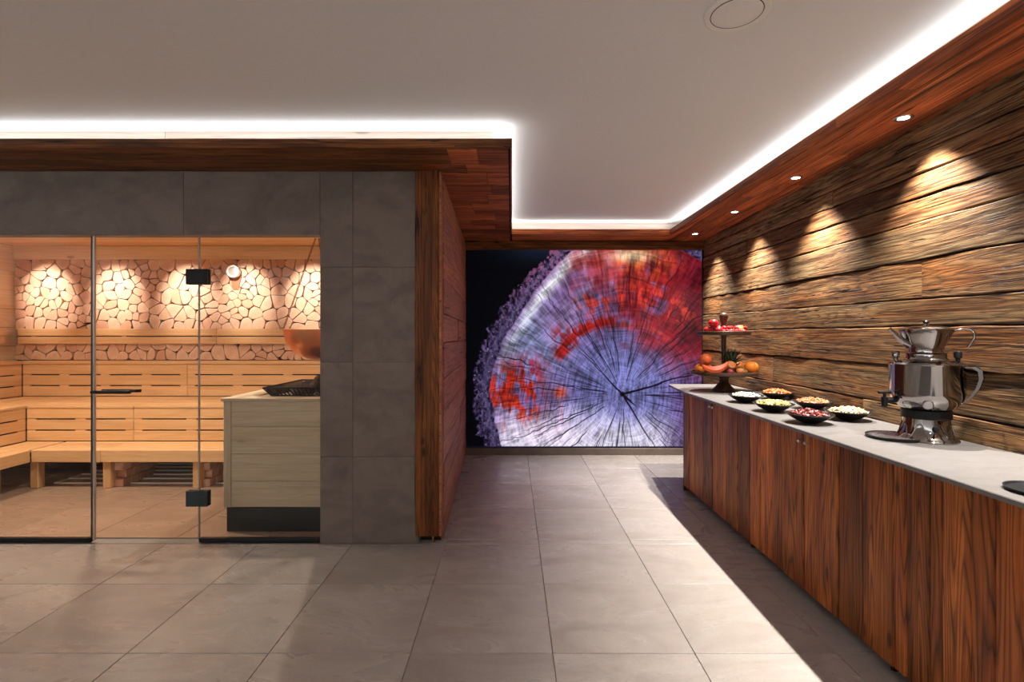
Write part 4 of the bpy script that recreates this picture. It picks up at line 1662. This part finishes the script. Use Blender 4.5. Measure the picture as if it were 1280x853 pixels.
m = MB()
m.lathe(plate(.272, L1), 56)
m.build('plate', M_['stand_wood'], t)
m = MB()
m.lathe(plate(.216, L2), 48)
m.build('plate', M_['stand_wood'], t)
m = MB()
m.lathe([(.024, L1 + .012), (.020, L1 + .03), (.0185, L1 + .2), (.021, L2 - .02), (.028, L2 + .002)], 20)
m.build('column', M_['stand_wood'], t)
m = MB()
m.lathe([(.022, L2 + .012), (.017, L2 + .05), (.020, L2 + .10), (.030, L2 + .135), (.036, L2 + .160), (.034, L2 + .178), (.022, L2 + .192), (.0001, L2 + .197)], 24)
m.build('finial', M_['stand_wood'], t)
S1, S2 = CT + L1 + .014, CT + L2 + .014


def px_to(x, y_off=0.0):
    """world X on the stand's plane for a photo column"""
    return (x - 640) * (FY + y_off) / F_PX


mat_tom = plain('tomato_red', (.52, .018, .022), .3, noise=.25, nscale=14, coat=.1)
mat_ora = plain('orange_peel', (.74, .20, .018), .45, noise=.3, nscale=120, bump=.15)
mat_gf = plain('grapefruit_peel', (.70, .13, .035), .42, noise=.35, nscale=60, bump=.1)
mat_pea = plain('peach_skin', (.82, .36, .06), .5, noise=.5, nscale=12)
mat_straw = plain('strawberry_red', (.60, .03, .035), .32, noise=.3, nscale=60)
mat_grape = plain('grape_dark', (.014, .016, .026), .25, noise=.3, coat=.3)
mat_green = plain('leaf_green', (.030, .062, .024), .5, noise=.4, nscale=30)
mat_pine = plain('pineapple_skin', (.42, .13, .03), .6, noise=.7, nscale=40, bump=.5)
mat_kiwi = plain('kiwi_skin', (.16, .10, .035), .8, noise=.4, nscale=80)
mat_mel = plain('papaya_flesh', (.74, .12, .045), .4, noise=.2, nscale=20)
mat_stem = plain('stem_green', (.08, .12, .03), .6)


def round_fruit(name, label, cat, loc, r, mat, squash=.9, group=None, stem_=True, dimple=.18):
    t = thing(name, label, cat, loc, group=group)
    prof = []
    N = 14
    for k in range(N + 1):
        a = -math.pi / 2 + math.pi * k / N
        rad = math.cos(a) * r
        zz = math.sin(a) * r * squash
        zz -= math.copysign(dimple * r * max(0, 1 - rad / (r * .42)) ** 1.5, zz) if rad < r * .42 else 0
        prof.append((max(rad, .0004), zz + r * squash * (1 - dimple * .5)))
    m = MB()
    m.lathe(prof, 24)
    m.build('flesh', mat, t)
    if stem_:
        m = MB()
        z0 = prof[-1][1] - .002
        m.tube([(0, 0, z0), (.002, 0, z0 + r * .16)], r * .06, 6)
        for k in range(5):
            a = k * 1.256
            c_, s_ = math.cos(a), math.sin(a)
            m.add([(0, 0, z0 + .002), (r * .2 * c_ - r * .05 * s_, r * .2 * s_ + r * .05 * c_, z0 + r * .08), (r * .38 * c_, r * .38 * s_, z0 + r * .04), (r * .2 * c_ + r * .05 * s_, r * .2 * s_ - r * .05 * c_, z0 + r * .08)], [(0, 1, 2, 3)])
        m.build('calyx', mat_stem, t)
    return t


# upper tier
tg = 'tomatoes on the upper tier'
round_fruit('tomato', 'red tomato at the left rim of the upper tier', 'tomato', (FX - .155, FY - .06, S2), .040, mat_tom, .82, tg)
round_fruit('tomato', 'red tomato in front of the grapes on the upper tier', 'tomato', (FX - .085, FY - .105, S2), .038, mat_tom, .82, tg)
round_fruit('tomato', 'red tomato resting on top of two others on the upper tier', 'tomato', (FX - .118, FY - .075, S2 + .055), .043, mat_tom, .84, tg)
gb = thing('grape_bunch', 'bunch of dark grapes behind the finial on the upper tier', 'grapes', (FX - .04, FY + .09, S2))
m = MB()
gr = random.Random(8)
for k in range(60):
    a, rr = gr.uniform(0, 6.28), math.sqrt(gr.random())
    zz = gr.uniform(.012, .012 + .092 * (1 - rr * .7))
    m.blob((.105 * rr * math.cos(a) + .01, .055 * rr * math.sin(a), zz), (.0125, .0125, .0135), 1)
tag(m.build('grapes', mat_grape, gb), kind='stuff')
m = MB()
m.tube([(.0, 0, .06), (.01, .0, .085), (.03, -.01, .098)], .0028, 6)
m.build('stalk', mat_stem, gb)
m = MB()
for k in range(48):
    a, rr = gr.uniform(0, 6.28), math.sqrt(gr.random())
    m.blob((.075 * rr * math.cos(a), .045 * rr * math.sin(a), .014 + gr.uniform(0, .038) * (1 - rr * .6)), (.012, .012, .012), 1)
g2 = thing('grape_bunch', 'second small bunch of dark grapes at the right of the finial', 'grapes', (FX + .085, FY + .085, S2))
tag(m.build('grapes', mat_grape, g2), kind='stuff')
prof_s = [(.0004, -.0165), (.0065, -.011), (.0115, -.001), (.0135, .007), (.011, .0135), (.005, .0155), (.0004, .016)]
proto = None
spots = []
k = 0
while len(spots) < 22 and k < 4000:
    k += 1
    x, y = gr.uniform(-.055, .150), gr.uniform(-.165, -.05)
    lay = 0 if len(spots) < 15 else 1
    if math.hypot(x, y) > .185:
        continue
    if all(math.hypot(x - a, y - b) > .027 or lay != c_ for a, b, c_ in spots):
        spots.append((x, y, lay))
for (x, y, lay) in spots:
    if proto is None:
        m = MB()
        m.lathe(prof_s, 12)
        proto = m.build('strawberry', mat_straw)
        m = MB()
        for j in range(5):
            a = j * 1.2566
            m.add([(0, 0, .0165), (.005 * math.cos(a - .3), .005 * math.sin(a - .3), .0165), (.012 * math.cos(a), .012 * math.sin(a), .0145), (.005 * math.cos(a + .3), .005 * math.sin(a + .3), .0165)], [(0, 1, 2, 3)])
        m.build('calyx', mat_stem, proto)
        o = proto
    else:
        o = proto.copy()
        COL.objects.link(o)
        for ch in proto.children:
            c_ = ch.copy()
            COL.objects.link(c_)
            c_.parent = o
    o.scale = (1.3, 1.3, 1.3)
    o.location = (FX + x, FY + y, S2 + .0215 + lay * .028)
    o.rotation_euler = (gr.uniform(1.2, 2.0), gr.uniform(-.4, .4), gr.uniform(0, 6.28))
    tag(o, 'small red strawberry heaped at the front of the upper tier', 'strawberry', 'strawberries on the upper tier')
round_fruit('peach', 'yellow orange peach at the right rim of the upper tier', 'peach', (FX + .150, FY + .03, S2), .042, mat_pea, .92, None, False, .1)

# lower tier
round_fruit('grapefruit', 'pinkish orange grapefruit on top of the left fruit pile, lower tier', 'grapefruit', (FX - .178, FY - .06, S1 + .072), .052, mat_gf, .95, None, False, .06)
round_fruit('orange', 'yellowish orange at the left rim of the lower tier', 'orange', (FX - .215, FY - .03, S1), .044, mat_ora, .95, None, False, .06)
round_fruit('orange', 'red orange fruit between the wedge and left rim, lower tier', 'orange', (FX - .145, FY - .005, S1), .045, mat_gf, .95, None, False, .06)
round_fruit('orange', 'large bright orange at the right rim of the lower tier', 'orange', (FX + .205, FY - .07, S1), .058, mat_ora, .93, None, False, .06)
round_fruit('orange', 'orange behind the kiwis on the lower tier', 'orange', (FX + .16, FY + .07, S1), .052, mat_ora, .95, None, False, .06)
round_fruit('kiwi', 'brown kiwi beside the bright orange on the lower tier', 'kiwi', (FX + .115, FY - .075, S1), .036, mat_kiwi, .9, None, False, .04)
round_fruit('kiwi', 'small brown kiwi at the front of the lower tier', 'kiwi', (FX + .10, FY - .17, S1), .027, mat_kiwi, .85, None, False, .04)
# papaya wedge: crescent, tip rising to the right
w_ = thing('papaya_wedge', 'orange papaya wedge leaning with raised tip on the lower tier', 'papaya', (FX - .15, FY - .135, S1))
m = MB()
N = 14
vs_, fs_ = [], []
for i in range(N + 1):
    u = i / N
    ang = R(205 + 135 * u)
    th_ = .036 * math.sin(math.pi * (u * .94 + .03)) ** .7
    cxw = .115 * math.cos(ang) + .02
    czw = .085 * math.sin(ang) + .092 + .030 * max(0, u - .5)
    nrm = Vector((math.cos(ang), 0, math.sin(ang)))
    c0 = Vector((cxw, 0, czw))
    ring = [c0 - nrm * th_ * 1.0, c0 + Vector((0, -.75 * th_, 0)) - nrm * th_ * .1, c0 + Vector((0, -.55 * th_, 0)) + nrm * th_ * .55, c0 + nrm * th_ * .9, c0 + Vector((0, .55 * th_, 0)) + nrm * th_ * .55, c0 + Vector((0, .75 * th_, 0)) - nrm * th_ * .1]
    vs_ += ring
for i in range(N):
    for j in range(6):
        j2 = (j + 1) % 6
        fs_.append((i * 6 + j, i * 6 + j2, (i + 1) * 6 + j2, (i + 1) * 6 + j))
fs_ += [tuple(range(6))[::-1], tuple(N * 6 + j for j in range(6))]
m.add(vs_, fs_, True)
zmin = min(v.z for v in vs_)
m.v = [(a, b, c_ - zmin) for a, b, c_ in m.v]
m.build('flesh', mat_mel, w_)
# pineapple lying towards the viewer, crown up
pa = thing('pineapple', 'pineapple with spiky dark green crown in the middle of the lower tier', 'pineapple', (FX + .005, FY - .125, S1))
m = MB()
Mp = Matrix.Rotation(R(62), 3, 'X')
ax = Mp @ Vector((0, 0, 1))
pr = [(.0004, 0), (.030, .004), (.046, .028), (.050, .06), (.046, .095), (.030, .118), (.0004, .122)]
for (r_, h_) in pr:
    pass
m.lathe(pr, 20, (0, .075, .038), Mp)
zmin = min(p[2] for p in m.v)
m.v = [(a, b, c_ - zmin) for a, b, c_ in m.v]
m.build('fruit_body', mat_pine, pa)
for k in range(34):
    a = k * 2.4
    ring_ = k / 34
    L_ = .150 - .05 * ring_ + gr.uniform(-.01, .01)
    tilt = .25 + 1.05 * ring_
    d_ = Vector((math.cos(a) * math.sin(tilt), math.sin(a) * math.sin(tilt) * .7 + .0, math.cos(tilt)))
    d_ = (d_ + Vector((.12, .0, .15))).normalized()
    s_ = d_.cross(Vector((0, 0, 1)))
    s_ = s_.normalized() if s_.length > .05 else Vector((1, 0, 0))
    o0 = Vector((.03 + .014 * math.cos(a), .055 + .014 * math.sin(a), .082))
    w0 = .0085
    p1, p2 = o0 + d_ * L_ * .5, o0 + d_ * L_ + Vector((d_.x, d_.y, -.1)) * .018
    up_ = s_.cross(d_) * .003
    m = MB()
    m.add([o0 - s_ * w0 * .7, o0 + s_ * w0 * .7, p1 + s_ * w0, p1 - s_ * w0, p2, o0 - up_, p1 - up_ * 1.4],
          [(0, 1, 2, 3), (3, 2, 4), (0, 3, 6, 5), (1, 5, 6, 2), (3, 4, 6), (2, 6, 4), (0, 5, 1)])
    m.build('leaf', mat_green, pa)
round_fruit('mandarin', 'small mottled orange fruit at the front centre of the lower tier', 'mandarin', (FX + .045, FY - .215, S1), .034, mat_pine, .85, None, False, .08)
round_fruit('mandarin', 'small dark red plum-like fruit left of the front mandarin', 'plum', (FX - .035, FY - .215, S1), .027, plain('plum_skin', (.20, .03, .04), .4), .95, None, False, .05)

# ------------------------------------------------------------------ samovar
SX, SY = 1.888, 2.32
sm = thing('samovar', 'chrome samovar with teapot on top standing against the plank wall', 'samovar', (SX, SY, CT), R(-8))
CH = M_['chrome']
m = MB()
m.lathe([(.0001, 0), (.118, 0), (.120, .006), (.116, .012), (.104, .020), (.094, .045), (.089, .075), (.087, .100), (.0001, .101)], 48)
m.build('foot', CH, sm)
# openwork ornament on the foot: raised arches
m = MB()
for k in range(8):
    a0 = 2 * math.pi * k / 8
    ptsr = []
    for j in range(13):
        u = j / 12
        aa = a0 + (u - .5) * .62
        zz = .022 + .058 * math.sin(math.pi * u)
        rr = float(np.interp(zz, (.012, .02, .045, .075, .1), (.116, .104, .094, .089, .087))) + .001
        ptsr.append((rr * math.cos(aa), rr * math.sin(aa), zz))
    m.tube(ptsr, .0026, 6)
m.build('foot_ornament', CH, sm)
m = MB()
m.lathe([(.0880, .100), (.093, .102), (.094, .138), (.089, .141), (.0001, .141)], 40)
m.build('heating_ring', M_['black'], sm)
m = MB()
m.lathe([(.0880, .140), (.100, .148), (.124, .175), (.136, .198), (.139, .215), (.139, .340), (.141, .346), (.138, .353), (.120, .360), (.080, .368), (.074, .376), (.074, .392), (.078, .396), (.0001, .397)], 56)
m.build('body', CH, sm)
# teapot
m = MB()
m.lathe([(.0001, .397), (.066, .398), (.064, .410), (.066, .425), (.078, .450), (.093, .480), (.100, .497), (.100, .503), (.094, .506), (.070, .509), (.0001, .511)], 48)
tp = m.build('teapot', CH, sm)
m = MB()
m.lathe([(.088, .5065), (.080, .513), (.050, .518), (.012, .521), (.008, .527), (.012, .533), (.013, .540), (.007, .546), (.0001, .547)], 36)
m.build('lid', CH, tp)
m = MB()
m.tube([(-.070, -.0, .432), (-.100, -.0, .452), (-.128, -.0, .482), (-.152, -.0, .507)], [.019, .015, .010, .007], 14)
m.build('spout', CH, tp)
m = MB()
hp = [(.092, 0, .496), (.125, 0, .503), (.152, -.002, .500), (.165, -.004, .485), (.163, -.006, .462), (.150, -.008, .435), (.145, -.008, .425)]
rz = Matrix.Rotation(R(-38), 3, 'Z')
m.tube([rz @ Vector(p) for p in hp], .0055, 10)
m.build('teapot_handle', CH, tp)
# loop handle on the body, ear-shaped plate
m = MB()
rz = Matrix.Rotation(R(-42), 3, 'Z')
ear = [(.132, .335), (.165, .338), (.186, .322), (.189, .290), (.178, .250), (.160, .215), (.140, .188), (.122, .176)]
for s in (-1,):
    vs_, fs_ = [], []
    for (rr, zz) in ear:
        for (dr_, dy_) in ((-.007, -.019), (.007, -.019), (.007, .019), (-.007, .019)):
            vs_.append(rz @ Vector((rr + dr_, dy_, zz + dr_ * .4)))
    for i in range(len(ear) - 1):
        for j in range(4):
            j2 = (j + 1) % 4
            fs_.append((i * 4 + j, i * 4 + j2, (i + 1) * 4 + j2, (i + 1) * 4 + j))
    fs_ += [(0, 1, 2, 3)[::-1], tuple((len(ear) - 1) * 4 + j for j in range(4))]
    fs_ = [f[::-1] for f in fs_]
    m.add(vs_, fs_, True)
m.build('side_handle', CH, sm)
for a in (-20, 160):
    m = MB()
    rr = .112
    m.lathe([(.009, .355), (.009, .372), (.015, .376), (.016, .398), (.012, .404), (.0001, .405)], 16, (rr * math.cos(R(a)), rr * math.sin(R(a)), 0))
    m.build('knob', M_['black'] if a < 0 else CH, sm)
# tap towards the room
m = MB()
m.tube([(-.105, 0, .185), (-.150, -.004, .178), (-.176, -.006, .176)], [.013, .012, .013], 12)
m.tube([(-.176, -.006, .192), (-.178, -.006, .150)], [.015, .011], 14)
m.tube([(-.176, -.006, .192), (-.176, -.006, .212)], .007, 10)
m.tube([(-.205, -.012, .214), (-.148, .0, .214)], .006, 10)
m.build('tap', M_['black'], sm)
# dial and switch
m = MB()
Md = Matrix.Rotation(R(-62), 3, 'Z') @ Matrix.Rotation(R(90), 3, 'X')
dirv = Vector((math.cos(R(-118)), math.sin(R(-118)), 0))
m.lathe([(.018, 0), (.020, .006), (.016, .012), (.0001, .013)], 22, dirv * .126 + Vector((0, 0, .172)), Matrix.Rotation(R(-118 + 90), 3, 'Z') @ Matrix.Rotation(R(90), 3, 'X'))
m.build('dial', M_['steel'], sm)
m = MB()
dirv = Vector((math.cos(R(-100)), math.sin(R(-100)), 0))
m.lathe([(.013, 0), (.0135, .006), (.010, .011), (.0001, .012)], 18, dirv * .0925 + Vector((0, 0, .062)), Matrix.Rotation(R(-100 + 90), 3, 'Z') @ Matrix.Rotation(R(90), 3, 'X'))
m.build('switch', M_['black'], sm)
# drip tray
m = MB()
m.lathe([(.0001, .0), (.108, 0), (.114, .004), (.116, .014), (.112, .0155), (.109, .010), (.0001, .0095)], 48, (-.118, .02, 0))
tr = m.build('drip_tray', M_['black'], sm)
m = MB()
for k in range(-7, 8):
    yv = k * .0135
    hw = math.sqrt(max(0, .104 ** 2 - yv ** 2))
    m.tube([(-.118 - hw, .02 + yv, .0115), (-.118 + hw, .02 + yv, .0115)], .0017, 5)
for k in range(-7, 8):
    xv = k * .0135
    hw = math.sqrt(max(0, .104 ** 2 - xv ** 2))
    m.tube([(-.118 + xv, .02 - hw, .0125), (-.118 + xv, .02 + hw, .0125)], .0017, 5)
tag(m.build('tray_grid', M_['steel'], tr), kind='stuff')
